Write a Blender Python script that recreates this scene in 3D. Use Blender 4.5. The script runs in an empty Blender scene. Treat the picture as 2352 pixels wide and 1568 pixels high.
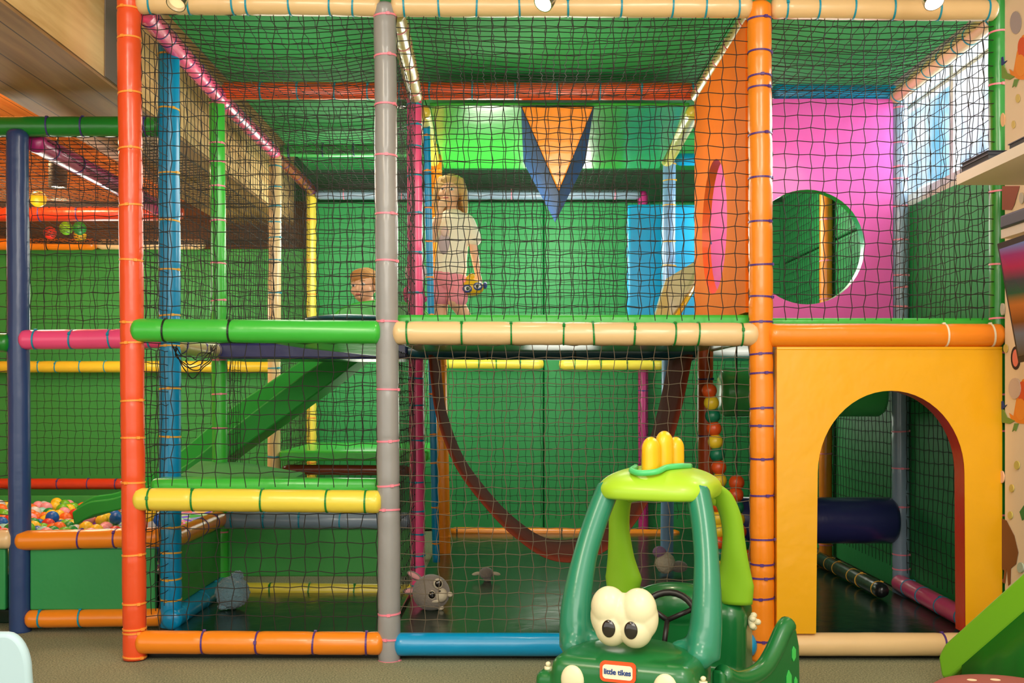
import bpy, bmesh, math, random
from mathutils import Vector, Matrix, noise
random.seed(7)
S = bpy.context.scene
COL = S.collection
F = 2495.0; CX = 1176.0; HY = 900.0; EH = 0.976; CD = 3.96      # focal in px, vanishing point, eye height, camera distance

# ------------------------------------------------------------------ camera
cam = bpy.data.cameras.new('camera'); co = bpy.data.objects.new('camera', cam); COL.objects.link(co)
cam.sensor_width = 36; cam.lens = F / 2352 * 36
cam.shift_x = 0.0; cam.shift_y = (HY - 784) / 2352
co.location = (0, -CD, EH); co.rotation_euler = (math.pi / 2, 0, 0)
cam.clip_start = 0.05
S.camera = co
# ------------------------------------------------------------------ world, exposure, large lights
S.view_settings.view_transform = 'Standard'; S.view_settings.look = 'None'
S.view_settings.gamma = 1; S.view_settings.exposure = 0.36; S.view_settings.use_curve_mapping = False
w = bpy.data.worlds.new('world'); S.world = w; w.use_nodes = True
w.node_tree.nodes['Background'].inputs[0].default_value = (1.0, 0.93, 0.82, 1)
w.node_tree.nodes['Background'].inputs[1].default_value = 1.2
def area(name, loc, rot, sx, sy, power, col):
    l = bpy.data.lights.new(name, 'AREA'); l.shape = 'RECTANGLE'; l.size = sx; l.size_y = sy; l.energy = power; l.color = col
    o = bpy.data.objects.new(name, l); COL.objects.link(o); o.location = loc; o.rotation_euler = rot; return o
area('hall_light', (-1.3, -3.2, 2.75), (math.radians(38), 0, 0), 0.6, 0.9, 22, (1, .86, .68))
area('hall_light', (1.0, -3.2, 2.75), (math.radians(38), 0, 0), 0.6, 0.9, 22, (1, .90, .76))
area('hall_light', (0.0, -5.2, 2.3), (math.radians(68), 0, 0), 3.0, 1.2, 46, (1, .92, .82))
area('window_daylight', (2.5, .8, 2.35), (0, math.radians(72), 0), .8, 1.4, 48, (.78, .9, 1))
def point(name, loc, power, col, r=.03):
    l = bpy.data.lights.new(name, 'POINT'); l.energy = power; l.color = col; l.shadow_soft_size = r
    o = bpy.data.objects.new(name, l); COL.objects.link(o); o.location = loc; return o

# ------------------------------------------------------------------ helpers
def lin(c):
    c = c / 255.0
    return c / 12.92 if c <= .04045 else ((c + .055) / 1.055) ** 2.4
def rgb(r, g, b): return (lin(r), lin(g), lin(b), 1)
def W(px, py, Y):
    """point of the place that lies at depth Y and is seen at the given photo coordinates"""
    Z = Y + CD
    return Vector(((px - CX) * Z / F, Y, EH + (HY - py) * Z / F))
_m = {}
def mat(name, c, rough=.35, bump=0, bscale=14, bdist=.01, spec=.5, var=0, coat=0, metal=0, sheen=0):
    if name in _m: return _m[name]
    m = bpy.data.materials.new(name); m.use_nodes = True; nt = m.node_tree; b = nt.nodes['Principled BSDF']
    b.inputs['Base Color'].default_value = c; b.inputs['Roughness'].default_value = rough
    b.inputs['Specular IOR Level'].default_value = spec; b.inputs['Coat Weight'].default_value = coat
    b.inputs['Coat Roughness'].default_value = .12; b.inputs['Metallic'].default_value = metal
    if sheen: b.inputs['Sheen Weight'].default_value = sheen
    tc = nt.nodes.new('ShaderNodeTexCoord')
    if bump:
        n = nt.nodes.new('ShaderNodeTexNoise'); n.inputs['Scale'].default_value = bscale; n.inputs['Detail'].default_value = 3
        nt.links.new(tc.outputs['Object'], n.inputs['Vector'])
        bp = nt.nodes.new('ShaderNodeBump'); bp.inputs['Strength'].default_value = bump; bp.inputs['Distance'].default_value = bdist
        nt.links.new(n.outputs['Fac'], bp.inputs['Height']); nt.links.new(bp.outputs['Normal'], b.inputs['Normal'])
    if var:
        n2 = nt.nodes.new('ShaderNodeTexNoise'); n2.inputs['Scale'].default_value = 5; n2.inputs['Detail'].default_value = 4
        nt.links.new(tc.outputs['Object'], n2.inputs['Vector'])
        mx = nt.nodes.new('ShaderNodeMix'); mx.data_type = 'RGBA'
        mx.inputs['A'].default_value = tuple(x * (1 - var) for x in c[:3]) + (1,); mx.inputs['B'].default_value = tuple(min(1, x * (1 + var)) for x in c[:3]) + (1,)
        nt.links.new(n2.outputs['Fac'], mx.inputs['Factor']); nt.links.new(mx.outputs['Result'], b.inputs['Base Color'])
    _m[name] = m; return m
def vinyl(name, r, g, b, rough=.29, spec=.5): return mat('vinyl_' + name, rgb(r, g, b), rough, bump=.35, bscale=9, bdist=.012, coat=.25 if rough < .5 else 0, var=.06, spec=spec)
V = dict(orangepanel=vinyl('orangepanel', 246, 118, 14, .8, .2),
    orangered=vinyl('orangered', 236, 84, 38), grey=vinyl('grey', 150, 150, 150), orange=vinyl('orange', 244, 140, 28),
    cream=vinyl('cream', 234, 200, 146), lime=vinyl('lime', 62, 188, 62), yellow=vinyl('yellow', 240, 218, 76),
    blue=vinyl('blue', 0, 150, 206), pink=vinyl('pink', 252, 86, 142), green=vinyl('green', 28, 138, 44),
    navy=vinyl('navy', 44, 70, 120), red=vinyl('red', 212, 58, 26), magenta=vinyl('magenta', 190, 44, 122),
    gold=vinyl('gold', 238, 174, 20), greyblue=vinyl('greyblue', 136, 156, 176), purple=vinyl('darkblue', 42, 44, 96),
    teal=vinyl('teal', 16, 78, 92), brown=vinyl('brown', 132, 58, 36), slingv=vinyl('sling', 122, 52, 34, .85, .1), bagnavy=vinyl('bagnavy', 40, 72, 120, .85, .15), skyblue=vinyl('skyblue', 130, 172, 218),
    cyan=vinyl('cyan', 22, 168, 220), pinkpanel=vinyl('pinkpanel', 226, 92, 178), black=vinyl('black', 26, 28, 30),
    wallgreen=vinyl('wallgreen', 40, 146, 76, .55), wallgreen2=vinyl('wallgreen2', 58, 154, 66, .55), canopy=vinyl('canopy', 42, 150, 74, .7), mat=vinyl('floormat', 8, 42, 28, .25),
    olive=vinyl('olive', 200, 178, 112), rust=vinyl('rust', 226, 96, 44), palegreen=vinyl('palegreen', 90, 206, 110), yellow2=vinyl('yellow2', 240, 200, 50))
TI = dict(orange=mat('tie_orange', rgb(255, 160, 60), .4), pink=mat('tie_pink', rgb(246, 140, 160), .4), purple=mat('tie_purple', rgb(84, 50, 130), .4),
          green=mat('tie_green', rgb(20, 130, 50), .4), teal=mat('tie_teal', rgb(20, 150, 180), .4), white=mat('tie_white', rgb(235, 228, 205), .4),
          dark=mat('tie_dark', rgb(24, 40, 26), .4), gold=mat('tie_gold', rgb(240, 180, 60), .4), mauve=mat('tie_mauve', rgb(70, 60, 130), .4))
NETM = mat('net_cord', rgb(34, 30, 26), .7); NETL = mat('net_cord_grey', rgb(104, 92, 74), .7)

def link(name, me, parent=None):
    o = bpy.data.objects.new(name, me); COL.objects.link(o)
    if parent: o.parent = parent
    return o
def tag(o, label=None, cat=None, group=None, kind=None):
    if label: o['label'] = label
    if cat: o['category'] = cat
    if group: o['group'] = group
    if kind: o['kind'] = kind
    return o
def obj(name, bm, m, parent=None, smooth=True, loc=None):
    me = bpy.data.meshes.new(name); bmesh.ops.recalc_face_normals(bm, faces=bm.faces); bm.to_mesh(me); bm.free()
    for mm in (m if isinstance(m, (list, tuple)) else [m]): me.materials.append(mm)
    if smooth:
        for p in me.polygons: p.use_smooth = True
    o = link(name, me, parent)
    if loc is not None: o.location = loc
    return o
def empty(name, loc, rz=0):
    o = bpy.data.objects.new(name, None); COL.objects.link(o); o.location = loc; o.rotation_euler = (0, 0, rz); o.empty_display_size = .1; return o
def sm_angle(o, a=40):
    me = o.data
    try: me.set_sharp_from_angle(angle=math.radians(a))
    except Exception: pass
def bevel(o, w, seg=3):
    b = o.modifiers.new('bevel', 'BEVEL'); b.width = w; b.segments = seg; b.limit_method = 'ANGLE'; b.angle_limit = math.radians(40); return o
def remesh(o, v, it=6):
    r = o.modifiers.new('remesh', 'REMESH'); r.mode = 'VOXEL'; r.voxel_size = v; r.use_smooth_shade = True
    s = o.modifiers.new('smooth', 'SMOOTH'); s.iterations = it; s.factor = .5; return o
def box(bm, x0, x1, y0, y1, z0, z1):
    v = [bm.verts.new((x, y, z)) for z in (z0, z1) for y in (y0, y1) for x in (x0, x1)]
    for f in ((0, 1, 3, 2), (4, 5, 7, 6), (0, 1, 5, 4), (2, 3, 7, 6), (0, 2, 6, 4), (1, 3, 7, 5)): bm.faces.new([v[i] for i in f])
def boxo(name, x0, x1, y0, y1, z0, z1, m, parent=None, bev=0):
    c = Vector(((x0 + x1) / 2, (y0 + y1) / 2, z0)); bm = bmesh.new()
    box(bm, x0 - c.x, x1 - c.x, y0 - c.y, y1 - c.y, 0, z1 - z0)
    o = obj(name, bm, m, parent, smooth=bool(bev)); o.location = c
    if bev: bevel(o, bev); sm_angle(o)
    return o
def ell(bm, c, r, u=20, v=14, rot=None):
    M = Matrix.Translation(Vector(c))
    if rot is not None: M = M @ rot
    if not hasattr(r, '__len__'): r = (r, r, r)
    M = M @ Matrix.Diagonal((r[0], r[1], r[2], 1))
    bmesh.ops.create_uvsphere(bm, u_segments=u, v_segments=v, radius=1, matrix=M)
def tube(bm, pts, rad, seg=12, flat=None, caps=True):
    pts = [Vector(p) for p in pts]; n = len(pts)
    if not hasattr(rad, '__len__'): rad = [rad] * n
    rings = []; prev = None
    for i, p in enumerate(pts):
        t = (pts[min(i + 1, n - 1)] - pts[max(i - 1, 0)]).normalized()
        if prev is None:
            a = Vector((0, 0, 1)) if abs(t.z) < .9 else Vector((1, 0, 0))
            u = t.cross(a).normalized()
        else: u = (prev - t * prev.dot(t)).normalized()
        prev = u; v = t.cross(u)
        fx, fy = flat if flat else (1, 1)
        rings.append([bm.verts.new(p + (u * math.cos(k * 2 * math.pi / seg) * fx + v * math.sin(k * 2 * math.pi / seg) * fy) * rad[i]) for k in range(seg)])
    for i in range(n - 1):
        for k in range(seg): bm.faces.new((rings[i][k], rings[i][(k + 1) % seg], rings[i + 1][(k + 1) % seg], rings[i + 1][k]))
    if caps: bm.faces.new(rings[0]); bm.faces.new(rings[-1])
def limb(bm, pts, rad):
    """solid capsule chain for remeshed bodies"""
    pts = [Vector(p) for p in pts]
    for i in range(len(pts) - 1):
        tube(bm, [pts[i], pts[i + 1]], [rad[i], rad[i + 1]], 14)
    for p, r in zip(pts, rad): ell(bm, p, r, 14, 10)
def smooth_path(pts, k=8):
    pts = [Vector(p) for p in pts]; out = []
    P = [pts[0] * 2 - pts[1]] + pts + [pts[-1] * 2 - pts[-2]]
    for i in range(1, len(P) - 2):
        a, b, c, d = P[i - 1:i + 3]
        for j in range(k):
            t = j / k
            out.append(.5 * ((2 * b) + (c - a) * t + (2 * a - 5 * b + 4 * c - d) * t * t + (3 * b - a - 3 * c + d) * t ** 3))
    out.append(pts[-1]); return out
def poly_prism(bm, pts2, f0, f1):
    """pts2 list of 2D; f0/f1 map 2D->3D for both faces"""
    a = [bm.verts.new(f0(p)) for p in pts2]; b = [bm.verts.new(f1(p)) for p in pts2]; n = len(a)
    bm.faces.new(a); bm.faces.new(b[::-1])
    for i in range(n): bm.faces.new((a[i], a[(i + 1) % n], b[(i + 1) % n], b[i]))

# ------------------------------------------------------------------ padded posts and beams
_tie = {}
def tie_mesh(r, mk):
    k = (round(r, 4), mk)
    if k in _tie: return _tie[k]
    bm = bmesh.new(); n = 28; wd = .0032
    prof = [(r * .985, -wd), (r + .0022, -wd), (r + .0022, wd), (r * .985, wd)]
    ring = [[bm.verts.new((math.cos(a) * q, math.sin(a) * q, z)) for q, z in prof] for a in [i * 2 * math.pi / n for i in range(n)]]
    for i in range(n):
        for j in range(4): bm.faces.new((ring[i][j], ring[(i + 1) % n][j], ring[(i + 1) % n][(j + 1) % 4], ring[i][(j + 1) % 4]))
    box(bm, -.004, .004 + .004, -r - .0055, -r + .001, -.005, .005)
    bmesh.ops.rotate(bm, verts=bm.verts, cent=(0, 0, 0), matrix=Matrix.Rotation(.45, 3, 'Z'))
    me = bpy.data.meshes.new('cable_tie'); bm.to_mesh(me); bm.free(); me.materials.append(TI[mk]); _tie[k] = me; return me
def padded(name, p0, p1, r, m, ties=(), tk='teal', label='', fine=True, ends=(1, 1), group=None, cat=None):
    """foam sleeved tube from p0 to p1; ties = list of fractions (or a count)"""
    p0 = Vector(p0); p1 = Vector(p1); L = (p1 - p0).length
    if isinstance(ties, int):
        k = ties; ties = [(i + .5 + random.uniform(-.18, .18)) / k for i in range(k)]
    dz = .011 if fine else .03; n = max(8, int(L / dz)); seg = 28 if fine else 16
    sd = random.random() * 50; bm = bmesh.new(); rings = []
    zs = [L * i / n for i in range(n + 1)]
    for z in zs:
        q = r * (1 + .018 * noise.noise(Vector((sd, z * 5, 0))))
        for t in ties: q *= 1 - .055 * math.exp(-((z - t * L) / .012) ** 2)
        d0 = z; d1 = L - z; cap = r * .45
        if ends[0] and d0 < cap: q *= math.sqrt(max(.02, 1 - (1 - d0 / cap) ** 2)) * .35 + .65
        if ends[1] and d1 < cap: q *= math.sqrt(max(.02, 1 - (1 - d1 / cap) ** 2)) * .35 + .65
        wx = .002 * noise.noise(Vector((sd + 9, z * 3, 0)))
        ring = []
        for k in range(seg):
            a = k * 2 * math.pi / seg
            qq = q * (1 + .012 * noise.noise(Vector((math.cos(a) * 1.5 + sd, math.sin(a) * 1.5, z * 14))))
            ring.append(bm.verts.new((math.cos(a) * qq + wx, math.sin(a) * qq, z)))
        rings.append(ring)
    for i in range(n):
        for k in range(seg): bm.faces.new((rings[i][k], rings[i][(k + 1) % seg], rings[i + 1][(k + 1) % seg], rings[i + 1][k]))
    for ring, z in ((rings[0], -.004), (rings[-1], L + .004)):
        c = bm.verts.new((0, 0, z))
        for k in range(seg): bm.faces.new((ring[k], ring[(k + 1) % seg], c))
    o = obj(name, bm, m); o.location = p0
    d = (p1 - p0).normalized()
    if abs(d.z) > .9: R = Vector((0, 0, 1)).rotation_difference(d).to_matrix()
    else:
        yv = Vector((0, 0, 1)); yv = (yv - d * yv.dot(d)).normalized() * -1; xv = yv.cross(d); R = Matrix((xv, yv, d)).transposed()
    o.rotation_euler = R.to_euler()
    for t in ties:
        te = link('cable_tie', tie_mesh(r * .965, tk), o); te.location = (0, 0, t * L)
        te.rotation_euler = (random.uniform(-.05, .05), random.uniform(-.07, .07), random.uniform(-.9, .9))
    tag(o, label, cat, group); return o
GP = 'padded posts of the play frame'; GB = 'padded crossbeams of the play frame'
def post(x0, y0, x1, y1, Y, r, m, ties, tk, label, fine=True, ends=(1, 0)):
    """photo coordinates of top and foot; runs top -> foot turned to start at the foot"""
    a = W(x1, y1, Y); b = W(x0, y0, Y)
    if not isinstance(ties, int): ties = [(y1 - t) / (y1 - y0) for t in ties]
    return padded('padded_post', a, b, r, V[m], ties, tk, label, fine, (ends[1], ends[0]), GP, 'padded post')
def beam(x0, y0, x1, y1, Y, r, m, ties, tk, label, fine=True, Y1=None):
    a = W(x0, y0, Y); b = W(x1, y1, Y if Y1 is None else Y1)
    if not isinstance(ties, int): ties = [(t - x0) / (x1 - x0) for t in ties]
    return padded('padded_beam', a, b, r, V[m], ties, tk, label, fine, (1, 1), GB, 'padded beam')
def pbeam(a, b, r, m, ties, tk, label, fine=False):
    return padded('padded_beam', a, b, r, V[m], ties, tk, label, fine, (1, 1), GB, 'padded beam')
def ppost(x, y, z0, z1, r, m, ties, tk, label, fine=False):
    return padded('padded_post', (x, y, z0), (x, y, z1), r, V[m], ties, tk, label, fine, (0, 1), GP, 'padded post')

XL, XA, XB, XR = -1.39, -.457, .906, 1.84
YA, YB, YC = 1.2, 2.4, 3.6
# ================================================================== SETTING
def struct(o, part=None): o['kind'] = 'structure'; return o
carpet = mat('carpet', rgb(118, 120, 92), .95, bump=.8, bscale=260, bdist=.004, spec=.1)
nt = carpet.node_tree; n = nt.nodes.new('ShaderNodeTexNoise'); n.inputs['Scale'].default_value = 170; n.inputs['Detail'].default_value = 6
cr = nt.nodes.new('ShaderNodeValToRGB'); cr.color_ramp.elements[0].color = rgb(114, 122, 98); cr.color_ramp.elements[1].color = rgb(174, 174, 140)
cr.color_ramp.elements[0].position = .35; cr.color_ramp.elements[1].position = .65
tc = nt.nodes.new('ShaderNodeTexCoord'); nt.links.new(tc.outputs['Object'], n.inputs['Vector']); nt.links.new(n.outputs['Fac'], cr.inputs['Fac'])
nt.links.new(cr.outputs['Color'], nt.nodes['Principled BSDF'].inputs['Base Color'])
struct(boxo('floor', -4.2, 2.6, -6, 4.2, -.1, 0, carpet))

def wood(name, c1, c2, plank=.12, axis='X'):
    m = bpy.data.materials.new(name); m.use_nodes = True; nt = m.node_tree; b = nt.nodes['Principled BSDF']; b.inputs['Roughness'].default_value = .6
    tc = nt.nodes.new('ShaderNodeTexCoord'); mp = nt.nodes.new('ShaderNodeMapping'); nt.links.new(tc.outputs['Object'], mp.inputs['Vector'])
    mp.inputs['Scale'].default_value = (9, .8, 9)
    n = nt.nodes.new('ShaderNodeTexNoise'); n.inputs['Scale'].default_value = 2.2; n.inputs['Detail'].default_value = 6; n.inputs['Distortion'].default_value = .6
    nt.links.new(mp.outputs['Vector'], n.inputs['Vector'])
    r = nt.nodes.new('ShaderNodeValToRGB'); r.color_ramp.elements[0].color = c1; r.color_ramp.elements[1].color = c2
    r.color_ramp.elements[0].position = .3; r.color_ramp.elements[1].position = .7
    nt.links.new(n.outputs['Fac'], r.inputs['Fac'])
    sx = nt.nodes.new('ShaderNodeSeparateXYZ'); nt.links.new(tc.outputs['Object'], sx.inputs[0])
    mo = nt.nodes.new('ShaderNodeMath'); mo.operation = 'PINGPONG'; mo.inputs[1].default_value = plank / 2; nt.links.new(sx.outputs[axis], mo.inputs[0])
    lt = nt.nodes.new('ShaderNodeMath'); lt.operation = 'LESS_THAN'; lt.inputs[1].default_value = .003; nt.links.new(mo.outputs[0], lt.inputs[0])
    mx = nt.nodes.new('ShaderNodeMix'); mx.data_type = 'RGBA'; mx.inputs['B'].default_value = tuple(x * .3 for x in c1[:3]) + (1,)
    nt.links.new(lt.outputs[0], mx.inputs['Factor']); nt.links.new(r.outputs['Color'], mx.inputs['A']); nt.links.new(mx.outputs['Result'], b.inputs['Base Color'])
    return m
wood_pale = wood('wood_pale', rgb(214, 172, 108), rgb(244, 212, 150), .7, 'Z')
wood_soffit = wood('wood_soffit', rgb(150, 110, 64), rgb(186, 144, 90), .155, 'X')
wood_warm = wood('wood_warm', rgb(200, 112, 44), rgb(228, 146, 70), .13, 'X')
# glulam beam running into depth: pale side face and plank soffit
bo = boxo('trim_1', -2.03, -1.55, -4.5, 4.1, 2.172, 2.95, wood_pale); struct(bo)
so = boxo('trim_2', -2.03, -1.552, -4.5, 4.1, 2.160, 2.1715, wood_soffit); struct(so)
struct(boxo('trim_3', -1.5495, -1.545, .17, .30, 2.175, 2.95, mat('plaster_grey', rgb(120, 112, 104), .8)))
struct(boxo('ceiling', -4.2, -2.03, -6, 4.2, 2.70, 2.80, wood_warm))
struct(boxo('ceiling', -2.03, 2.6, -1.6, 4.2, 2.95, 3.05, mat('ceiling_paint', rgb(190, 180, 160), .9)))
struct(boxo('wall_back', -4.2, 2.6, 3.78, 3.9, 0, 2.95, mat('wall_dark', rgb(44, 96, 60), .8)))
struct(boxo('trim_4', -4.1, -2.04, 3.75, 3.779, 2.33, 2.699, wood_warm))
struct(boxo('trim_5', -4.1, -1.45, 3.755, 3.779, 1.99, 2.33, mat('board_brown', rgb(96, 66, 40), .8)))
struct(boxo('wall_left', -4.2, -4.1, -2.5, 4.2, 0, 2.95, mat('wall_warm', rgb(190, 150, 100), .8)))
# right wall: papered pier in front, window wall beside the frame
paper = mat('wallpaper_cream', rgb(232, 212, 180), .8, var=.03)
wr = boxo('wall_right', 1.772, 1.95, -2.6, -.055, 0, 2.95, paper); struct(wr)
plaster = mat('plaster_white', rgb(214, 206, 190), .8)
struct(boxo('wall_right', 1.93, 2.05, -.055, 3.9, 0, 1.90, plaster))
struct(boxo('wall_right', 1.93, 2.05, -.055, 3.9, 2.46, 2.95, plaster))
struct(boxo('wall_right', 1.93, 2.05, 1.75, 3.9, 1.90, 2.46, plaster))
# window in the right wall
win = empty('window_1', (1.95, .85, 1.90)); win['kind'] = 'structure'
frm = mat('window_frame_white', rgb(206, 210, 214), .4)
bm = bmesh.new()
for a in ((-.02, .03, -.90, .90, 0, .035), (-.02, .03, -.90, .90, .52, .56), (-.02, .03, -.90, -.86, 0, .56), (-.02, .03, .86, .90, 0, .56), (-.005, .03, -.02, .02, 0, .56),
          (-.012, .02, -.90, .90, .455, .475)): box(bm, *a)
f = obj('window_frame', bm, frm, win, smooth=False); f['kind'] = 'structure'
gm = bpy.data.materials.new('window_glass'); gm.use_nodes = True; nt = gm.node_tree
for x in list(nt.nodes):
    if x.type != 'OUTPUT_MATERIAL': nt.nodes.remove(x)
tr = nt.nodes.new('ShaderNodeBsdfTransparent'); gl = nt.nodes.new('ShaderNodeBsdfGlossy'); gl.inputs['Roughness'].default_value = .03
fr = nt.nodes.new('ShaderNodeFresnel'); ms = nt.nodes.new('ShaderNodeMixShader')
ms.inputs[0].default_value = .06; nt.links.new(tr.outputs[0], ms.inputs[1]); nt.links.new(gl.outputs[0], ms.inputs[2])
nt.links.new(ms.outputs[0], [x for x in nt.nodes if x.type == 'OUTPUT_MATERIAL'][0].inputs[0])
bm = bmesh.new(); box(bm, .008, .012, -.87, .87, .03, .53); g = obj('window_pane', bm, gm, win, smooth=False); g['kind'] = 'structure'
sk = bpy.data.materials.new('sky_glow'); sk.use_nodes = True; nt = sk.node_tree
for x in list(nt.nodes):
    if x.type != 'OUTPUT_MATERIAL': nt.nodes.remove(x)
em = nt.nodes.new('ShaderNodeEmission'); em.inputs[1].default_value = 1.1
n = nt.nodes.new('ShaderNodeTexNoise'); n.inputs['Scale'].default_value = 1.3; n.inputs['Detail'].default_value = 5
tc = nt.nodes.new('ShaderNodeTexCoord'); nt.links.new(tc.outputs['Object'], n.inputs[0])
r = nt.nodes.new('ShaderNodeValToRGB'); r.color_ramp.elements[0].position = .36; r.color_ramp.elements[0].color = rgb(120, 190, 226)
r.color_ramp.elements[1].position = .56; r.color_ramp.elements[1].color = rgb(250, 252, 255)
nt.links.new(n.outputs['Fac'], r.inputs[0]); nt.links.new(r.outputs[0], em.inputs[0]); nt.links.new(em.outputs[0], [x for x in nt.nodes if x.type == 'OUTPUT_MATERIAL'][0].inputs[0])
struct(boxo('sky_beyond_window', 2.9, 2.92, -1.0, 7.0, 1.2, 4.2, sk))
# wallpaper prints on the pier (plane x = 1.771), drawn as flat shapes
def print_on_wall(name, polys):
    e = empty(name, (1.7705, -.2, 0)); e.parent = wr; e.matrix_parent_inverse = wr.matrix_world.inverted(); e.location = Vector((1.7705, -.2, 0)) - wr.location; e.matrix_parent_inverse = Matrix()
    e['kind'] = 'structure'
    k = 0
    for pts, c in polys:
        bm = bmesh.new(); k += 1
        poly_prism(bm, pts, lambda p: (-.0004 * k - .0004, p[0], p[1]), lambda p: (0, p[0], p[1]))
        q = obj('printed_shape', bm, mat('print_%d_%d_%d' % c, rgb(*c), .8), e, smooth=False); q['kind'] = 'structure'
def wp(px, py):   # photo coordinates -> (y, z) on the wall plane, relative to y=-.2
    Z = 1.7705 * F / (px - CX); return (Z - CD + .2, EH + (HY - py) * Z / F)
def oval(px, py, rx, ry, n=20): return [wp(px + rx * math.cos(i * 2 * math.pi / n), py + ry * math.sin(i * 2 * math.pi / n)) for i in range(n)]
def pl(*p): return [wp(*q) for q in p]
for dy in (0, 790):
    print_on_wall('wallpaper_bird', [
        (pl((2318, 158 + dy), (2328, 165 + dy), (2336, 120 + dy), (2348, 82 + dy), (2370, 70 + dy), (2390, 130 + dy), (2380, 185 + dy), (2340, 182 + dy), (2322, 172 + dy)), (236, 140, 40)),
        (oval(2349, 110 + dy, 11, 25), (222, 90, 40)),
        (oval(2345, 150 + dy, 12, 25), (240, 150, 50)),
        (pl((2301, 150 + dy), (2306, 150 + dy), (2314, 168 + dy), (2332, 176 + dy), (2320, 183 + dy), (2302, 180 + dy)), (120, 150, 60)),
        (pl((2331, 182 + dy), (2340, 182 + dy), (2334, 200 + dy), (2330, 196 + dy), (2326, 201 + dy)), (110, 150, 70)),
        (pl((2301, 132 + dy), (2305, 130 + dy), (2307, 142 + dy), (2314, 139 + dy), (2304, 150 + dy), (2301, 150 + dy)), (40, 60, 120))])
print_on_wall('wallpaper_brown_animal', [
    (pl((2301, 1190), (2312, 1195), (2330, 1230), (2339, 1268), (2334, 1295), (2322, 1305), (2321, 1340), (2316, 1345), (2313, 1305), (2309, 1340), (2304, 1338), (2307, 1310), (2301, 1305)), (128, 78, 36))])
print_on_wall('wallpaper_tulip', [(pl((2302, 1375), (2305, 1385), (2309, 1378), (2308, 1394), (2302, 1396)), (220, 70, 50)), (pl((2303, 1396), (2305, 1396), (2303, 1430), (2301, 1430)), (90, 150, 60))])
print_on_wall('wallpaper_ear', [(oval(2333, 822, 11, 27), (50, 34, 36)), (oval(2333, 822, 7, 20), (232, 128, 110))])
print_on_wall('wallpaper_brown_patch', [(pl((2302, 427), (2342, 427), (2330, 470), (2324, 482), (2302, 482)), (150, 80, 56))])
dots = []
for x, y, rx, ry, c in ((2333, 52, 13, 26, (168, 158, 160)), (2338, 226, 5, 10, (214, 190, 110)), (2328, 286, 4, 9, (214, 190, 110)), (2304, 275, 5, 16, (238, 190, 140)), (2347, 455, 5, 13, (190, 186, 176)),
                        (2311, 800, 5, 10, (208, 186, 96)), (2332, 892, 14, 24, (206, 184, 170)), (2337, 1068, 6, 10, (204, 190, 100)), (2325, 1121, 5, 9, (208, 188, 100)), (2322, 1183, 5, 9, (204, 190, 100)),
                        (2303, 1095, 5, 14, (240, 190, 150)), (2346, 1303, 7, 12, (178, 196, 176)), (2340, 1385, 13, 24, (200, 180, 164)), (2309, 1427, 4, 7, (204, 190, 100)), (2305, 710, 4, 14, (186, 182, 166))):
    dots.append((oval(x, y, rx, ry), c))
print_on_wall('wallpaper_dots', dots)
print_on_wall('wallpaper_leaf', [(pl((2342, 1175), (2352, 1160), (2356, 1190), (2348, 1195)), (60, 130, 60))])

# ================================================================== FLOOR MATS, BACK PADS, CANOPY
def thing_box(name, x0, x1, y0, y1, z0, z1, m, label, cat, bev=.012, group=None):
    o = boxo(name, x0, x1, y0, y1, z0, z1, V[m] if isinstance(m, str) else m, None, bev); return tag(o, label, cat, group)
thing_box('floor_mat', XL + .05, XA - .02, .06, 1.14, .001, .035, 'mat', 'dark green glossy floor mat in the left bay under the yellow beam', 'floor mat', .006)
thing_box('floor_mat', XA - .005, 1.80, .06, 3.5, .001, .035, 'mat', 'wide dark green floor mat of the centre and arch bays', 'floor mat', .006)
thing_box('floor_mat', -3.6, XL - .06, .62, 3.5, .001, .06, 'mat', 'dark floor mat under the ball pit', 'floor mat', .006)
def pad(x0, x1, z0, z1, m, label): return thing_box('wall_pad', x0, x1, 3.655, 3.70, z0, z1, m, label, 'wall pad', .012, 'green pads on the back wall')
pad(-3.7, -2.35, .01, 1.98, 'wallgreen2', 'green wall pad at the far left behind the ball pit')
pad(-2.345, XL - .01, .01, 1.98, 'wallgreen2', 'green wall pad behind the ball pit, next to the left bay')
pad(XL, XA - .005, .01, 2.31, 'wallgreen', 'green wall pad at the back of the left bay')
pad(XA, .22, .01, 2.31, 'wallgreen', 'green wall pad at the back behind the standing girl')
pad(.225, XB, .01, 2.31, 'wallgreen', 'green wall pad at the back behind the hanging triangular bag')
pad(XB + .005, 1.92, .01, 2.31, 'wallgreen', 'green wall pad at the back of the right bay')
o = boxo('wall_pad', 1.885, 1.925, 1.80, 3.6, 1.87, 2.42, V['wallgreen'], None, .01); tag(o, 'upper green pad on the right wall behind the pink panel', 'wall pad')
o = boxo('wall_pad', 1.885, 1.925, .05, 3.6, .01, 1.86, V['wallgreen'], None, .01); tag(o, 'green pad on the right wall below the window', 'wall pad')
CANZ = 2.50
thing_box('canopy_panel', XL + .0, XA, .12, 3.5, CANZ, CANZ + .02, 'canopy', 'green vinyl roof sheet above the left bay nets', 'canopy panel', 0)
thing_box('canopy_panel', XA + .005, XB, .12, 3.5, CANZ, CANZ + .02, 'canopy', 'green vinyl roof sheet above the centre bay net', 'canopy panel', 0)
thing_box('canopy_panel', XB + .005, 1.88, .12, 3.5, CANZ, CANZ + .02, 'canopy', 'green vinyl roof sheet above the right bay net', 'canopy panel', 0)
o = thing_box('canopy_panel', XA + .06, XB - .05, 1.27, 2.36, 2.315, 2.33, 'lime', 'glossy bright green roof sheet above the triangular bag', 'canopy panel', .005); o.rotation_euler.x = math.radians(-4.2)

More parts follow.
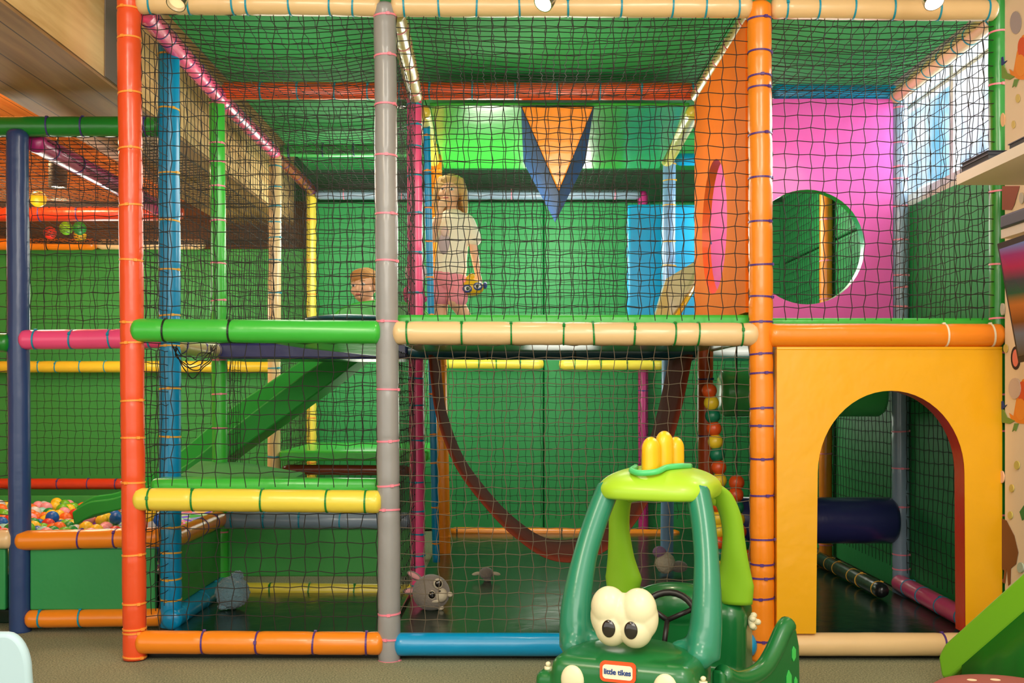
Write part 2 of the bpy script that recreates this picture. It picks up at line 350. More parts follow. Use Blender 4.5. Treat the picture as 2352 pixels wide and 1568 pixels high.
# ================================================================== FRONT FRAME
R = .0425
post(296, -30, 310, 1512, 0, R, 'orangered', [22, 90, 216, 344, 473, 598, 740, 787, 920, 1005, 1107, 1273, 1384, 1442, 1450, 1506], 'orange', 'orange-red padded post at the front left corner of the climbing frame')
post(884, 9, 895, 1519, 0, R * .97, 'grey', [38, 130, 243, 358, 492, 600, 738, 894, 1012, 1114, 1170, 1408, 1464, 1516], 'pink', 'grey padded post with pale pink cable ties at the front')
post(1744, 6, 1752, 1515, 0, R * 1.02, 'orange', [45, 122, 178, 204, 310, 410, 510, 608, 682, 740, 813, 857, 938, 978, 1052, 1137, 1238, 1294, 1326, 1372, 1468], 'purple', 'orange padded post with purple cable ties at the front, left of the yellow arch')
post(2293, -20, 2296, 1510, .02, .034, 'green', [76, 196, 440, 608, 732, 810, 905, 990, 1090, 1180, 1230, 1330, 1400], 'pink', 'green padded post with pink ties at the right end by the papered wall')
beam(316, 8, 872, 14, .0, R * .9, 'cream', [347, 437, 537, 570, 667, 760, 812], 'teal', 'cream padded top beam with blue ties above the left bay')
beam(900, 14, 1726, 17, .0, R * .9, 'cream', [928, 1008, 1095, 1193, 1304, 1425, 1543, 1620, 1694], 'teal', 'long cream padded top beam above the centre bay')
beam(1772, 19, 2288, 24, .0, R * .9, 'cream', [1805, 1878, 1960, 2051, 2155, 2265], 'teal', 'cream padded top beam above the right bay')
beam(305, 758, 874, 763, -.012, R * 1.0, 'lime', [380, 530], 'dark', 'bright green padded beam at mid height across the left bay')
beam(904, 764, 1741, 768, -.004, R * 1.0, 'cream', [937, 1061, 1174, 1295, 1363, 1457, 1548, 1603, 1703], 'green', 'long cream padded beam with green ties at mid height across the centre bay')
beam(1764, 770, 2303, 770, -.012, R * 1.0, 'orange', [2170, 2276], 'white', 'orange padded beam with two white ties above the yellow arch')
beam(310, 1146, 876, 1152, -.012, R * .98, 'yellow', [345, 444, 602, 752, 840], 'green', 'yellow padded beam with green ties across the left bay at step height')
beam(316, 1474, 880, 1477, -.012, R * .98, 'orange', [468, 593, 722, 842], 'purple', 'orange padded beam with purple ties along the floor of the left bay')
beam(908, 1479, 1735, 1480, -.004, R * .98, 'blue', [], 'purple', 'bright blue padded beam along the floor behind the toy car')
beam(1765, 1479, 2285, 1479, -.004, R * .98, 'cream', [2164, 2270], 'purple', 'cream padded beam along the floor below the yellow arch')
# dark kick boards under the floor beams
thing_box('plinth_board', XL + .03, XA - .03, .03, .05, .001, .05, 'black', 'dark plinth strip under the orange floor beam', 'plinth', .002)
thing_box('plinth_board', XA + .03, 1.76, .03, .05, .001, .05, 'black', 'dark plinth strip under the blue and cream floor beams', 'plinth', .002)

# ---- second row (Y = 1.2)
post(387, 88, 393, 1438, .47, .043, 'blue', [128, 252, 398, 508, 620, 725, 795, 893, 1002, 1210, 1268, 1328, 1375], 'gold', 'blue padded post with yellow ties just behind the front left corner')
post(498, 210, 508, 1360, YA, .036, 'lime', [238, 330, 372, 428, 508, 605, 690, 826, 905, 983, 1076, 1220], 'pink', 'green padded post with pink ties inside the left bay', ends=(1, 0))
post(951, 215, 960, 1372, YA, .036, 'pink', [242, 288, 338, 405, 490, 580, 672, 868, 930, 1010, 1106, 1173, 1225, 1274, 1300, 1342], 'teal', 'pink padded post with blue ties between left and centre bays')
post(1618, 215, 1622, 1372, YA, .037, 'rust', [300, 480, 560, 640, 690, 870, 1000, 1150], 'mauve', 'rust orange padded post behind the bead strings')
post(2064, 225, 2070, 1372, YA, .040, 'greyblue', [250, 330, 385, 413, 475, 552, 632, 660, 704, 990, 1075, 1162, 1272, 1305, 1335], 'pink', 'grey padded post with pink ties inside, seen through the arch at right')
beam(512, 208, 1602, 210, YA, .041, 'orangered', [600, 684, 770, 846, 917, 988, 1085, 1182, 1280, 1378, 1473, 1590], 'teal', 'long orange-red padded top beam inside above the left and centre bays')
beam(1775, 213, 2058, 215, YA, .040, 'blue', [], 'dark', 'blue padded top beam above the pink panel')
# depth beams at the top
ZT = 2.375
pbeam((XL + .035, .03, ZT), (XL, YA, ZT), .038, 'pink', 9, 'mauve', 'pink top beam running back from the front left corner', True)
pbeam((XL, YA, ZT), (XL, YB, ZT), .038, 'pink', 9, 'teal', 'pink top beam between the green and the cream post at left', True)
pbeam((XL, YB, ZT), (XL, YC, ZT), .038, 'brown', 7, 'mauve', 'dull red top beam reaching the back wall at left')
pbeam((XA + .03, .03, ZT), (XA, YA - .02, ZT), .036, 'olive', 5, 'pink', 'cream top beam running back from the grey front post', True)
pbeam((XB - .02, .03, ZT), (XB - .03, YA - .02, ZT), .034, 'olive', 5, 'pink', 'pale cream top beam running back beside the orange side panel', True)
pbeam((1.80, .03, ZT), (1.82, YA, ZT), .036, 'cream', 7, 'teal', 'cream top beam running back along the window', True)
pbeam((XB - .03, YA + .05, ZT - .05), (XB, YB, ZT - .05), .036, 'yellow', 0, 'teal', 'yellow top beam running back to the light blue post')
pbeam((XA + .03, YA + .05, ZT - .05), (XA, YB, ZT - .05), .036, 'yellow', 0, 'teal', 'yellow top beam running back behind the pink post')
# third row (Y = 2.4) and back row
post(632, 355, 628, 1283, YB, .038, 'cream', [383, 430, 474, 510, 546, 598, 673, 845, 978, 1048], 'teal', 'cream padded post with blue ties in the third row at left', False)
post(1000, 345, 1022, 1283, YB, .036, 'orange', 12, 'orange', 'orange padded post behind the girl', False)
post(1538, 360, 1532, 1283, YB, .038, 'skyblue', [378, 415, 472, 555, 610], 'gold', 'light blue padded post with yellow ties in front of the cyan pads', False)
post(1898, 355, 1896, 1283, YB, .038, 'orange', 10, 'pink', 'orange padded post seen through the round hole and the arch', False)
beam(645, 345, 1540, 345, YB, .037, 'palegreen', [663, 742, 813], 'mauve', 'bright green padded top beam in the third row', False)
beam(1550, 366, 1800, 366, YB, .036, 'cyan', 0, 'pink', 'blue padded top beam in the third row at right', False)
post(715, 440, 716, 1221, YC, .036, 'yellow', 8, 'orange', 'yellow padded post against the back wall at left', False)
post(1476, 440, 1478, 1221, YC, .036, 'magenta', 6, 'mauve', 'magenta padded post against the back wall at right', False)
beam(725, 447, 1470, 447, YC - .02, .034, 'greyblue', 6, 'pink', 'grey blue padded beam along the top of the back wall', False)
beam(-120, 842, 640, 842, YC - .06, .040, 'yellow2', [40, 90, 130, 185, 243, 330, 400, 520], 'teal', 'yellow padded beam along the back wall behind the ball pit', False)
beam(1005, 834, 1248, 836, YC - .08, .036, 'yellow', [1030, 1100, 1140, 1195], 'green', 'left yellow padded beam on the back wall under the deck', False)
beam(1285, 837, 1524, 838, YC - .08, .036, 'yellow', [1320, 1380, 1440, 1500], 'green', 'right yellow padded beam on the back wall under the deck', False)
beam(1035, 1220, 1560, 1226, 3.3, .030, 'orange', [1050, 1180, 1290], 'dark', 'orange padded beam along the floor at the back', False)
# left-bay low beams
beam(512, 1194, 944, 1196, YA, .040, 'greyblue', [534, 607, 688, 783], 'teal', 'grey padded beam on top of the green ball pit wall', True)
beam(495, 1353, 948, 1358, YA, .034, 'yellow', [622, 710, 815], 'green', 'yellow padded beam along the floor below the green ball pit wall', True)
pbeam((XL, .47, .375), (XL + .005, YA, .375), .040, 'orange', 3, 'mauve', 'orange padded beam running back along the ball pit edge', True)
pbeam((XL + .02, .40, .06), (XL + .02, YA, .06), .042, 'blue', 3, 'teal', 'blue padded beam running back on the floor of the left bay', True)
pbeam((XL + .01, .47, 1.17), (XL, YA, 1.17), .038, 'olive', 3, 'mauve', 'cream padded beam running back at deck height in the left bay', True)
thing_box('ball_pit_panel', XL + .04, XA - .02, YA + .0, YA + .03, .10, .345, 'wallgreen2', 'green ball pit wall panel at the back of the left bay', 'panel', .006)
thing_box('ball_pit_panel', XL - .015, XL + .015, .52, YA - .03, .10, .345, 'wallgreen2', 'green ball pit wall panel running back beside the blue post', 'panel', .006)
thing_box('ball_pit_panel', -2.0 + .04, XL - .06, .455, .485, .09, .34, 'wallgreen', 'green front panel of the ball pit between navy and orange-red posts', 'panel', .006)
thing_box('ball_pit_panel', -2.9, -2.06, .455, .485, .09, .34, 'wallgreen', 'green front panel of the ball pit left of the navy post', 'panel', .006)
# ---- ball pit frame
post(40, 299, 47, 1452, .47, .043, 'navy', [], 'dark', 'navy blue padded post at the front of the ball pit')
beam(-160, 291, 372, 291, .49, .041, 'green', [112, 190, 337], 'mauve', 'green padded top beam of the ball pit')
beam(48, 780, 372, 777, .455, .040, 'pink', [82, 166, 254, 345], 'teal', 'pink padded beam at mid height above the ball pit')
beam(-160, 787, 24, 787, .455, .038, 'green', [], 'teal', 'green padded beam left of the navy post')
beam(40, 1241, 372, 1233, .455, .040, 'orange', [185, 267], 'purple', 'orange padded beam on the ball pit front wall')
beam(-160, 1238, 30, 1238, .455, .038, 'cream', [], 'teal', 'cream padded beam left of the navy post')
beam(62, 1421, 372, 1417, .455, .036, 'orange', [94, 186], 'teal', 'orange padded beam along the floor of the ball pit front')
beam(-160, 1111, 290, 1111, YC - .08, .038, 'red', [-50, 70, 135, 204, 268], 'mauve', 'red padded beam along the back wall above the ball pit', False)
pbeam(W(78, 325, .52), (-2.02, 2.3, 2.03), .043, 'magenta', 6, 'mauve', 'magenta padded beam running back over the ball pit', True)
beam(-160, 492, 420, 490, 2.25, .042, 'red', [92, 180, 300], 'mauve', 'red padded beam across the ball pit roof', False)
beam(-160, 561, 222, 561, 3.5, .040, 'orange', [110, 185], 'dark', 'orange padded beam at the back of the ball pit roof', False)
beam(224, 561, 470, 561, 3.5, .036, 'cream', [250, 330], 'dark', 'cream padded beam at the back of the ball pit roof', False)
# lower ball pit back panel
thing_box('ball_pit_panel', -3.6, XL - .1, 3.44, 3.48, .06, .27, 'wallgreen2', 'green back panel of the ball pit below the red beam', 'panel', .006)
# ---- right bay low
pbeam((1.80, .08, .075), (1.83, YA - .02, .075), .040, 'pink', 5, 'teal', 'crimson pink padded beam on the floor along the right wall', True)
pbeam((1.68, .95, .075), (1.66, 2.2, .075), .035, 'black', 7, 'gold', 'black padded beam with yellow ties on the floor behind the arch')

# ================================================================== DECKS
thing_box('deck', XA + .01, XB - .02, .055, 1.14, 1.165, 1.262, 'lime', 'green padded deck edge behind the long cream beam', 'deck', .012)
thing_box('deck', XB + .02, 1.78, .055, 1.14, 1.165, 1.250, 'lime', 'green padded deck edge in the right bay', 'deck', .012)
beam(925, 806, 1600, 808, YA - .04, .040, 'teal', [1120, 1320, 1500], 'dark', 'dark teal padded beam under the centre deck', True)
thing_box('deck', XA + .02, XB, 1.28, 2.36, 1.185, 1.225, 'teal', 'rear deck the girl stands on', 'deck', .01)
thing_box('deck', XB + .03, 1.78, 1.28, 3.4, 1.185, 1.225, 'teal', 'dark rear deck of the right bay', 'deck', .01)
thing_box('deck', W(513, 0, YA).x, XA - .03, 1.10, 1.60, 1.13, 1.205, 'purple', 'dark blue deck at the top of the green slide', 'deck', .012)
bm = bmesh.new()
quad = [W(585, 782, .06), W(872, 778, .06), W(872, 818, .70), W(700, 800, .5)]
top = [q + Vector((0, .05, .012)) for q in quad]
a = [bm.verts.new(q) for q in quad]; b = [bm.verts.new(q) for q in top]
bm.faces.new(a); bm.faces.new(b[::-1])
for i in range(4): bm.faces.new((a[i], a[(i + 1) % 4], b[(i + 1) % 4], b[i]))
tag(obj('vinyl_flap', bm, V['palegreen'], smooth=False), 'pale green vinyl flap hanging under the bright green beam', 'flap')
# low step pad and platform
bm = bmesh.new()
P = [(XL + .05, .05), (XA - .03, .05), (XA - .03, .10), (-.8, .16), (-1.1, .19), (XL + .05, .17)]
poly_prism(bm, P, lambda p: (p[0], p[1], .56), lambda p: (p[0], p[1], .655))
o = obj('step_pad', bm, V['lime']); bevel(o, .02); sm_angle(o); tag(o, 'bright green padded step above the yellow beam', 'padded step')
bm = bmesh.new()
P = [W(412, 1092, .62), W(460, 1058, 1.2), W(560, 1062, 1.2), W(700, 1085, .9), W(660, 1105, .6)]
a = [bm.verts.new(q) for q in P]; b = [bm.verts.new(q - Vector((0, 0, .05))) for q in P]
bm.faces.new(a); bm.faces.new(b[::-1])
for i in range(5): bm.faces.new((a[i], a[(i + 1) % 5], b[(i + 1) % 5], b[i]))
o = obj('step_pad', bm, V['wallgreen2'], smooth=False); tag(o, 'green sloping mat at the foot of the slide behind the step', 'padded step')
thing_box('deck', W(645, 0, YB).x, XA - .03, 2.35, 3.4, .575, .635, 'lime', 'low green platform at the back of the left bay', 'deck', .014)
beam(650, 1078, 940, 1080, YB + .05, .030, 'brown', [], 'teal', 'brown red padded beam under the low green platform', False)
# ================================================================== SLIDE
slide = empty('slide', (W(650, 0, 1.65).x, 1.65, .4)); tag(slide, 'green slide running down left from the deck into the ball pit', 'slide')
sg = mat('slide_green', rgb(46, 160, 60), .6, spec=.25)
near_up = [(885, 765), (815, 790), (742, 829), (640, 902), (525, 990), (415, 1075), (280, 1138), (205, 1152), (166, 1176)]
near_dn = [(905, 790), (830, 826), (750, 887), (655, 957), (525, 1050), (430, 1118), (290, 1166), (215, 1184), (172, 1208)]
far_up = [(850, 740), (770, 780), (694, 827), (600, 890), (525, 942), (415, 1036), (290, 1122), (215, 1140), (176, 1164)]
far_dn = [(870, 800), (800, 820), (745, 862), (650, 930), (525, 1010), (430, 1080), (300, 1140), (225, 1160), (182, 1182)]
def chan(Y0, Y1, up, dn, name, m, Yr, Yr2=None):
    bm = bmesh.new(); U = smooth_path([W(x, y, Yr) for x, y in up], 5); D = smooth_path([W(x, y, Yr2 or Yr) for x, y in dn], 5)
    rs = []
    for u, d in zip(U, D):
        rs.append([bm.verts.new(Vector((q.x, yy, q.z)) - slide.location) for q, yy in ((u, Y0), (u, Y1), (d, Y1), (d, Y0))])
    for i in range(len(rs) - 1):
        for k in range(4): bm.faces.new((rs[i][k], rs[i][(k + 1) % 4], rs[i + 1][(k + 1) % 4], rs[i + 1][k]))
    bm.faces.new(rs[0]); bm.faces.new(rs[-1])
    o = obj(name, bm, m, slide); sm_angle(o, 50); bevel(o, .008, 2); return o
chan(1.64, 1.665, near_up, near_dn, 'side_wall', sg, 1.65)
chan(2.13, 2.155, far_up, far_dn, 'side_wall', sg, 2.14)
bot2 = [(x, y - 22) for x, y in near_dn]
chan(1.665, 2.13, bot2, [(x, y - 6) for x, y in near_dn], 'chute', sg, 1.65)
# entry hood behind the deck edge and its dark rim
bm = bmesh.new()
pts = [(-.24, 0)] + [(.24 * -math.cos(math.pi * i / 16), .105 * math.sin(math.pi * i / 16) ** .8) for i in range(1, 16)] + [(.24, 0)]
c = W(876, 738, 1.35)
poly_prism(bm, pts, lambda p: (p[0], 0, p[1]), lambda p: (p[0], .04, p[1]))
o = obj('slide_hood', bm, V['lime'], smooth=True, loc=c); bevel(o, .01, 2); sm_angle(o); tag(o, 'curved green hood at the slide entry below the boy', 'slide hood')
bm = bmesh.new(); ell(bm, (0, 0, 0), (.22, .22, .022), 32, 12); o = obj('round_pad', bm, V['teal'], loc=W(810, 735, 1.0)); tag(o, 'dark teal round pad lying on top of the green mid beam area', 'pad')

# ================================================================== PANELS RIGHT
def panel_with_hole(name, label, outline, hole, f0, f1, m, mh, cat='panel'):
    """outline and hole 2D loops; f0,f1 map to front/back"""
    bm = bmesh.new()
    def fill(f):
        vo = [bm.verts.new(f(p)) for p in outline]; vh = [bm.verts.new(f(p)) for p in hole]
        es = [bm.edges.new((vo[i], vo[(i + 1) % len(vo)])) for i in range(len(vo))] + [bm.edges.new((vh[i], vh[(i + 1) % len(vh)])) for i in range(len(vh))]
        bmesh.ops.triangle_fill(bm, edges=es, use_beauty=True); return vo, vh
    o0, h0 = fill(f0); o1, h1 = fill(f1)
    for a, b in ((o0, o1),):
        n = len(a)
        for i in range(n): bm.faces.new((a[i], a[(i + 1) % n], b[(i + 1) % n], b[i]))
    root = obj(name, bm, m, smooth=False)
    bm = bmesh.new(); a = [bm.verts.new(f0(p)) for p in hole]; b = [bm.verts.new(f1(p)) for p in hole]; n = len(a)
    for i in range(n): bm.faces.new((a[i], a[(i + 1) % n], b[(i + 1) % n], b[i]))
    me_o = obj('hole_lining', bm, mh, root); tag(root, label, cat); return root
# pink panel with round hole
cx, cz, rr = (1850 - CX) / 483.5 / 1 * 1, EH + (HY - 569) * 5.16 / F, .271
cx = (1850 - CX) * 5.16 / F
circ = [(cx + rr * math.cos(t * 2 * math.pi / 48), cz + rr * math.sin(t * 2 * math.pi / 48)) for t in range(48)]
x0, x1 = (1622 - CX) * 5.16 / F, (2046 - CX) * 5.16 / F
panel_with_hole('hole_panel', 'pink vinyl panel with a round green-edged hole in the right bay', [(x0, 1.25), (x1, 1.25), (x1, 2.36), (x0, 2.36)], circ,
                lambda p: (p[0], 1.17, p[1]), lambda p: (p[0], 1.23, p[1]), V['pinkpanel'], V['lime'])
# orange side panel with oval hole (in plane x = .9)
circ = [(.68 + .285 * math.cos(t * 2 * math.pi / 48), 1.68 + .285 * math.sin(t * 2 * math.pi / 48)) for t in range(48)]
panel_with_hole('hole_panel', 'orange vinyl side panel with a round hole, left of the orange front post', [(.05, 1.27), (1.17, 1.27), (1.17, 2.36), (.05, 2.36)], circ,
                lambda p: (.862, p[0], p[1]), lambda p: (.90, p[0], p[1]), V['orangepanel'], V['orangered'])
# yellow arch panel
zt, zb = EH + 103 / 630, EH - 550 / 630.
fx = lambda px: (px - CX) / 630
ax0, ax1 = fx(1872), fx(2206)
arc = [(ax0, zb + .002)] ; acx = (ax0 + ax1) / 2; ar = (ax1 - ax0) / 2; zsp = EH - (1085 - HY) / 630; hgt = (1085 - 897) / 630
bm = bmesh.new()
loop = [(fx(1779), zb), (fx(1779), zt), (fx(2292), zt), (fx(2292), zb), (ax1 + 0.004, zb)] + [(acx + ar * math.cos(t * math.pi / 28), zsp + hgt * math.sin(t * math.pi / 28)) for t in range(29)] + [(ax0 - .006, zb)]
def face_loop(Y):
    vs = [bm.verts.new((p[0], Y, p[1])) for p in loop]; es = [bm.edges.new((vs[i], vs[(i + 1) % len(vs)])) for i in range(len(vs))]
    bmesh.ops.triangle_fill(bm, edges=es, use_beauty=True); return vs
a = face_loop(-.035); b = face_loop(.055)
for i in range(len(a)):
    if i < 4 or i == len(a) - 1: bm.faces.new((a[i], a[(i + 1) % len(a)], b[(i + 1) % len(a)], b[i]))
arch = obj('arch_panel', bm, V['gold'], smooth=False); tag(arch, 'large yellow padded panel with an arched doorway', 'arch panel')
bm = bmesh.new(); L = loop[4:]; a = [bm.verts.new((p[0], -.033, p[1])) for p in L]; b = [bm.verts.new((p[0], .055, p[1])) for p in L]
for i in range(len(a) - 1): bm.faces.new((a[i], a[i + 1], b[i + 1], b[i]))
obj('arch_lining', bm, V['red'], arch)
bm = bmesh.new(); box(bm, fx(1779), fx(2292), -.037, .0, zt - .012, zt - .002)
bx = obj('top_seam', bm, V['gold'], arch); bevel(bx, .004)
# soft rollers
def roller(x0, x1, y, z, r, m, label):
    bm = bmesh.new(); n = 10; pts = [(0, 0, 0), (.01, 0, 0), (.03, 0, 0)] + [(.03 + (x1 - x0 - .06) * i / 6, 0, 0) for i in range(1, 7)] + [(x1 - x0 - .01, 0, 0), (x1 - x0, 0, 0)]
    rd = [r * .6, r * .88, r] + [r] * 6 + [r * .88, r * .6]
    tube(bm, pts, rd, 32); o = obj('foam_roller', bm, V[m], loc=(x0, y, z)); sm_angle(o, 50); return tag(o, label, 'foam roller')
roller(1.02, 1.83, 1.22, .365, .110, 'purple', 'dark blue horizontal foam roller behind the arch')
roller(1.0, 1.80, 1.30, .975, .118, 'palegreen', 'green horizontal foam roller high behind the arch')

# hanging triangular prism bag
bag = empty('hanging_bag', W(1283, 445, YA + .02)); tag(bag, 'hanging triangular punch bag with orange front and dark blue sides', 'punch bag')
A_, B_, C_ = W(1197, 245, YA + .02), W(1364, 245, YA + .02), W(1283, 443, YA + .02); o3 = bag.location
def bk(v): return Vector((v.x - (-.02), v.y + .9, v.z - (.075 if v.z > 2.1 else 0)))
bm = bmesh.new(); vf = [bm.verts.new(v - o3) for v in (A_, B_, C_)]; vb = [bm.verts.new(bk(v) - o3) for v in (A_, B_, C_)]
bm.faces.new(vb)
for i in range(3): bm.faces.new((vf[i], vf[(i + 1) % 3], vb[(i + 1) % 3], vb[i]))
obj('bag_body', bm, V['bagnavy'], bag, smooth=False)
ctr = (A_ + B_ + C_) / 3
bm = bmesh.new(); s = [(v - ctr) * .98 + ctr - o3 for v in (A_, B_, C_)]
a = [bm.verts.new(q + Vector((0, -.012, 0))) for q in s]; b = [bm.verts.new(q + Vector((0, .004, 0))) for q in s]
bm.faces.new(a); bm.faces.new(b[::-1])
for i in range(3): bm.faces.new((a[i], a[(i + 1) % 3], b[(i + 1) % 3], b[i]))
q = obj('front_face', bm, V['orange'], bag, smooth=True); bevel(q, .006, 2); sm_angle(q)

# cyan pads and tan ramp at right
thing_box('wall_pad', (1440 - CX) * 6.85 / F, (1524 - CX) * 6.85 / F, 2.86, 2.92, 1.23, EH + 430 * 6.85 / F, 'cyan', 'cyan blue standing pad left of the light blue post', 'wall pad', .02)
thing_box('wall_pad', (1520 - CX) * 6.6 / F, (1640 - CX) * 6.6 / F, 2.62, 2.68, 1.23, EH + 430 * 6.6 / F, 'cyan', 'cyan blue standing pad right of the light blue post', 'wall pad', .02)
bm = bmesh.new()
P = [W(1497, 752, 1.3), W(1530, 640, 1.45), W(1603, 596, 1.7), W(1603, 645, 1.7), W(1543, 752, 1.3)]
a = [bm.verts.new(q) for q in P]; b = [bm.verts.new(q + Vector((.02, .30, -.02))) for q in P]
bm.faces.new(a); bm.faces.new(b[::-1])
for i in range(5): bm.faces.new((a[i], a[(i + 1) % 5], b[(i + 1) % 5], b[i]))
rp = obj('ramp_pad', bm, V['olive'], smooth=False); tag(rp, 'tan sloping ramp pad with a yellow edge beside the orange side panel', 'ramp')
bm = bmesh.new(); tube(bm, [W(1551, 733, 1.29), W(1603, 645, 1.69)], .012, 10); obj('ramp_edge', bm, V['gold'], rp)
# thin blue pole next to the pink post
padded('padded_post', W(1002, 1290, 1.45), W(979, 258, 1.45), .018, V['blue'], 12, 'orange', 'thin blue padded pole with orange ties beside the pink post', False, (0, 1), GP, 'padded post')

# ================================================================== SLING
bm = bmesh.new()
cp = smooth_path([W(x, y, .54) for x, y in ((984, 815), (990, 880), (1003, 960), (1045, 1070), (1110, 1160), (1180, 1232), (1262, 1285), (1350, 1285), (1440, 1225), (1510, 1110), (1560, 960), (1592, 815))], 6)
rs = []
for p in cp:
    rs.append([bm.verts.new((p.x, .54 + t, p.z + .006 * math.sin(t * 9))) for t in (0, .12, .25, .38, .5, .66)])
for i in range(len(rs) - 1):
    for k in range(5): bm.faces.new((rs[i][k], rs[i][k + 1], rs[i + 1][k + 1], rs[i + 1][k]))
sl = obj('sling_swing', bm, V['slingv']); so_ = sl.modifiers.new('solid', 'SOLIDIFY'); so_.thickness = .006
tag(sl, 'brown red vinyl sling hanging in a U under the centre deck', 'sling')

# ================================================================== NETS
def net(A, B, Cc, D, label, cell=.053, r=.0016, sag=0, m=None, jit=.0016, slack=None):
    """A,B bottom left/right; D,Cc top left/right"""
    A, B, Cc, D = map(Vector, (A, B, Cc, D)); nu = max(2, round((B - A).length / cell)); nv = max(2, round((D - A).length / cell))
    nrm = (B - A).cross(D - A).normalized(); c0 = (A + B + Cc + D) / 4; sd = random.random() * 99
    bm = bmesh.new(); g = {}
    uu = (B - A).normalized(); vv = (D - A).normalized()
    for i in range(nu + 1):
        for j in range(nv + 1):
            s, t = i / nu, j / nv
            p = A * (1 - s) * (1 - t) + B * s * (1 - t) + Cc * s * t + D * (1 - s) * t
            env = min(1, 4 * min(s, 1 - s, t, 1 - t) + .25)
            big = noise.noise(Vector((s * 4 + sd, t * 4, 0))) * .009; big2 = noise.noise(Vector((s * 4, t * 4 + sd, 3))) * .008
            hx = .0035 * (1 if (i + j) % 2 else -1)
            p += uu * (big * env + hx + random.uniform(-jit, jit)) + vv * (big2 * env + random.uniform(-jit, jit) - hx * .6)
            p += nrm * (noise.noise(Vector((s * 3 + sd, t * 3, 9))) * .012 * env)
            p.z -= sag * math.sin(math.pi * s) * math.sin(math.pi * t)
            g[i, j] = p - c0
    def seg(a, b):
        t = (b - a).normalized(); u = t.cross(nrm).normalized() * r; v = t.cross(u).normalized() * r
        ra = [bm.verts.new(a + q) for q in (u, v, -u, -v)]; rb = [bm.verts.new(b + q) for q in (u, v, -u, -v)]
        for k in range(4): bm.faces.new((ra[k], ra[(k + 1) % 4], rb[(k + 1) % 4], rb[k]))
    for i in range(nu + 1):
        for j in range(nv + 1):
            if i < nu and j > 0 or (i < nu and sag): seg(g[i, j], g[i + 1, j])
            if j < nv: seg(g[i, j], g[i, j + 1])
    o = obj('safety_net', bm, m or NETM, loc=c0); tag(o, label, 'safety net', 'safety nets of the play frame'); return o
def vnet(x0, x1, Y, z0, z1, label, **k): return net((x0, Y, z0), (x1, Y, z0), (x1, Y, z1), (x0, Y, z1), label, **k)
def snet(X, y0, y1, z0, z1, label, **k): return net((X, y0, z0), (X, y1, z0), (X, y1, z1), (X, y0, z1), label, **k)
def hnet(x0, x1, y0, y1, z, label, **k): return net((x0, y0, z), (x1, y0, z), (x1, y1, z), (x0, y1, z), label, **k)
zm, zt2 = EH + 165 / 630, 2.352
vnet(XL + .04, XA - .035, .0, zm, zt2, 'black net across the upper front of the left bay')
vnet(XA + .035, XB - .04, .0, zm, zt2, 'black net across the upper front of the centre bay', m=NETM, cell=.049)
vnet(XB + .04, 1.765, .0, zm, zt2, 'black net across the upper front of the right bay', cell=.047)
vnet(XL + .045, XA - .035, .0, EH - 218 / 630, EH + 112 / 630, 'black net between the green and yellow beams of the left bay')
vnet(XL + .05, XA - .035, .0, EH - 548 / 630, EH - 280 / 630, 'black net between the yellow beam and floor beam of the left bay')
vnet(XA + .04, XB - .04, .0, .10, EH + 108 / 630, 'brown grey net across the lower centre bay behind the toy car', m=NETL, cell=.0485, r=.0014)
snet(XL, .05, 1.16, 1.25, 2.34, 'net on the left side of the left bay, upper front')
snet(XL, .06, .44, .12, 1.14, 'net between the front corner post and the blue post')
snet(XL, 1.24, 2.36, 1.2, 2.34, 'net on the left side of the second row')
snet(XL, 1.24, 1.60, .5, 1.14, 'low net on the left side of the second row')
snet(XL, 2.44, 3.5, .3, 2.34, 'net on the left side near the back wall')
snet(XA, .05, 1.16, 1.27, 2.34, 'upper net between the grey and the pink post')
snet(XA, .05, 1.16, .12, 1.14, 'lower net between the grey and the pink post')
snet(1.81, .05, 1.16, 1.25, 2.33, 'net in front of the window in the right wall')
snet(1.86, .1, 1.16, .12, 1.15, 'net beside the arch on the right wall')
snet(1.87, 1.25, 3.5, .12, 1.15, 'net along the right wall behind the arch bay')
snet(1.865, 1.25, 3.5, 1.25, 2.3, 'net along the right wall seen through the round hole of the pink panel')
vnet(XL + .04, XA - .04, YA, 1.22, 2.33, 'net below the orange-red beam in the left bay')
vnet(XA + .04, XB - .04, YA - .02, 1.27, 2.33, 'net below the orange-red beam in the centre bay')
vnet(XL + .04, XA - .04, YB, .64, 1.14, 'net below the third row beam at left, under the deck')
vnet(XL + .04, XA - .04, YC - .06, .3, 2.25, 'net over the green pad at the back left')
vnet(XA + .02, XB - .02, YC - .06, .1, 1.12, 'net over the green pad below the deck at the back')
vnet(XA + .02, XB - .02, YC - .06, 1.2, 2.28, 'net over the green pad above the deck at the back')
vnet(XB + .02, 1.85, YC - .06, .1, 2.28, 'net over the green pad at the back right')
hnet(XL + .04, XA - .03, .04, YA - .03, ZT - .01, 'sagging roof net over the front of the left bay', sag=.05, cell=.05)
hnet(XA + .04, XB - .04, .04, YA - .03, ZT - .01, 'sagging roof net over the front of the centre bay', sag=.05, cell=.05)
hnet(XB + .04, 1.77, .04, YA - .03, ZT - .01, 'sagging roof net over the front of the right bay', sag=.05, cell=.05)
hnet(XL + .04, XA - .03, YA + .05, YB - .03, ZT - .01, 'sagging roof net over the second row of the left bay', sag=.05)
hnet(XL + .04, XA - .03, YB + .05, YC - .06, ZT - .02, 'roof net over the back row of the left bay', sag=.03)
hnet(XA + .04, XB - .03, YB + .05, YC - .06, ZT - .02, 'roof net over the back row of the centre bay', sag=.03)
vnet(-2.0 + .03, XL - .0, .49, 1.22, 2.02, 'net above the pink beam at the front of the ball pit')
vnet(-2.9, -2.06, .49, .42, 2.02, 'net left of the navy post')
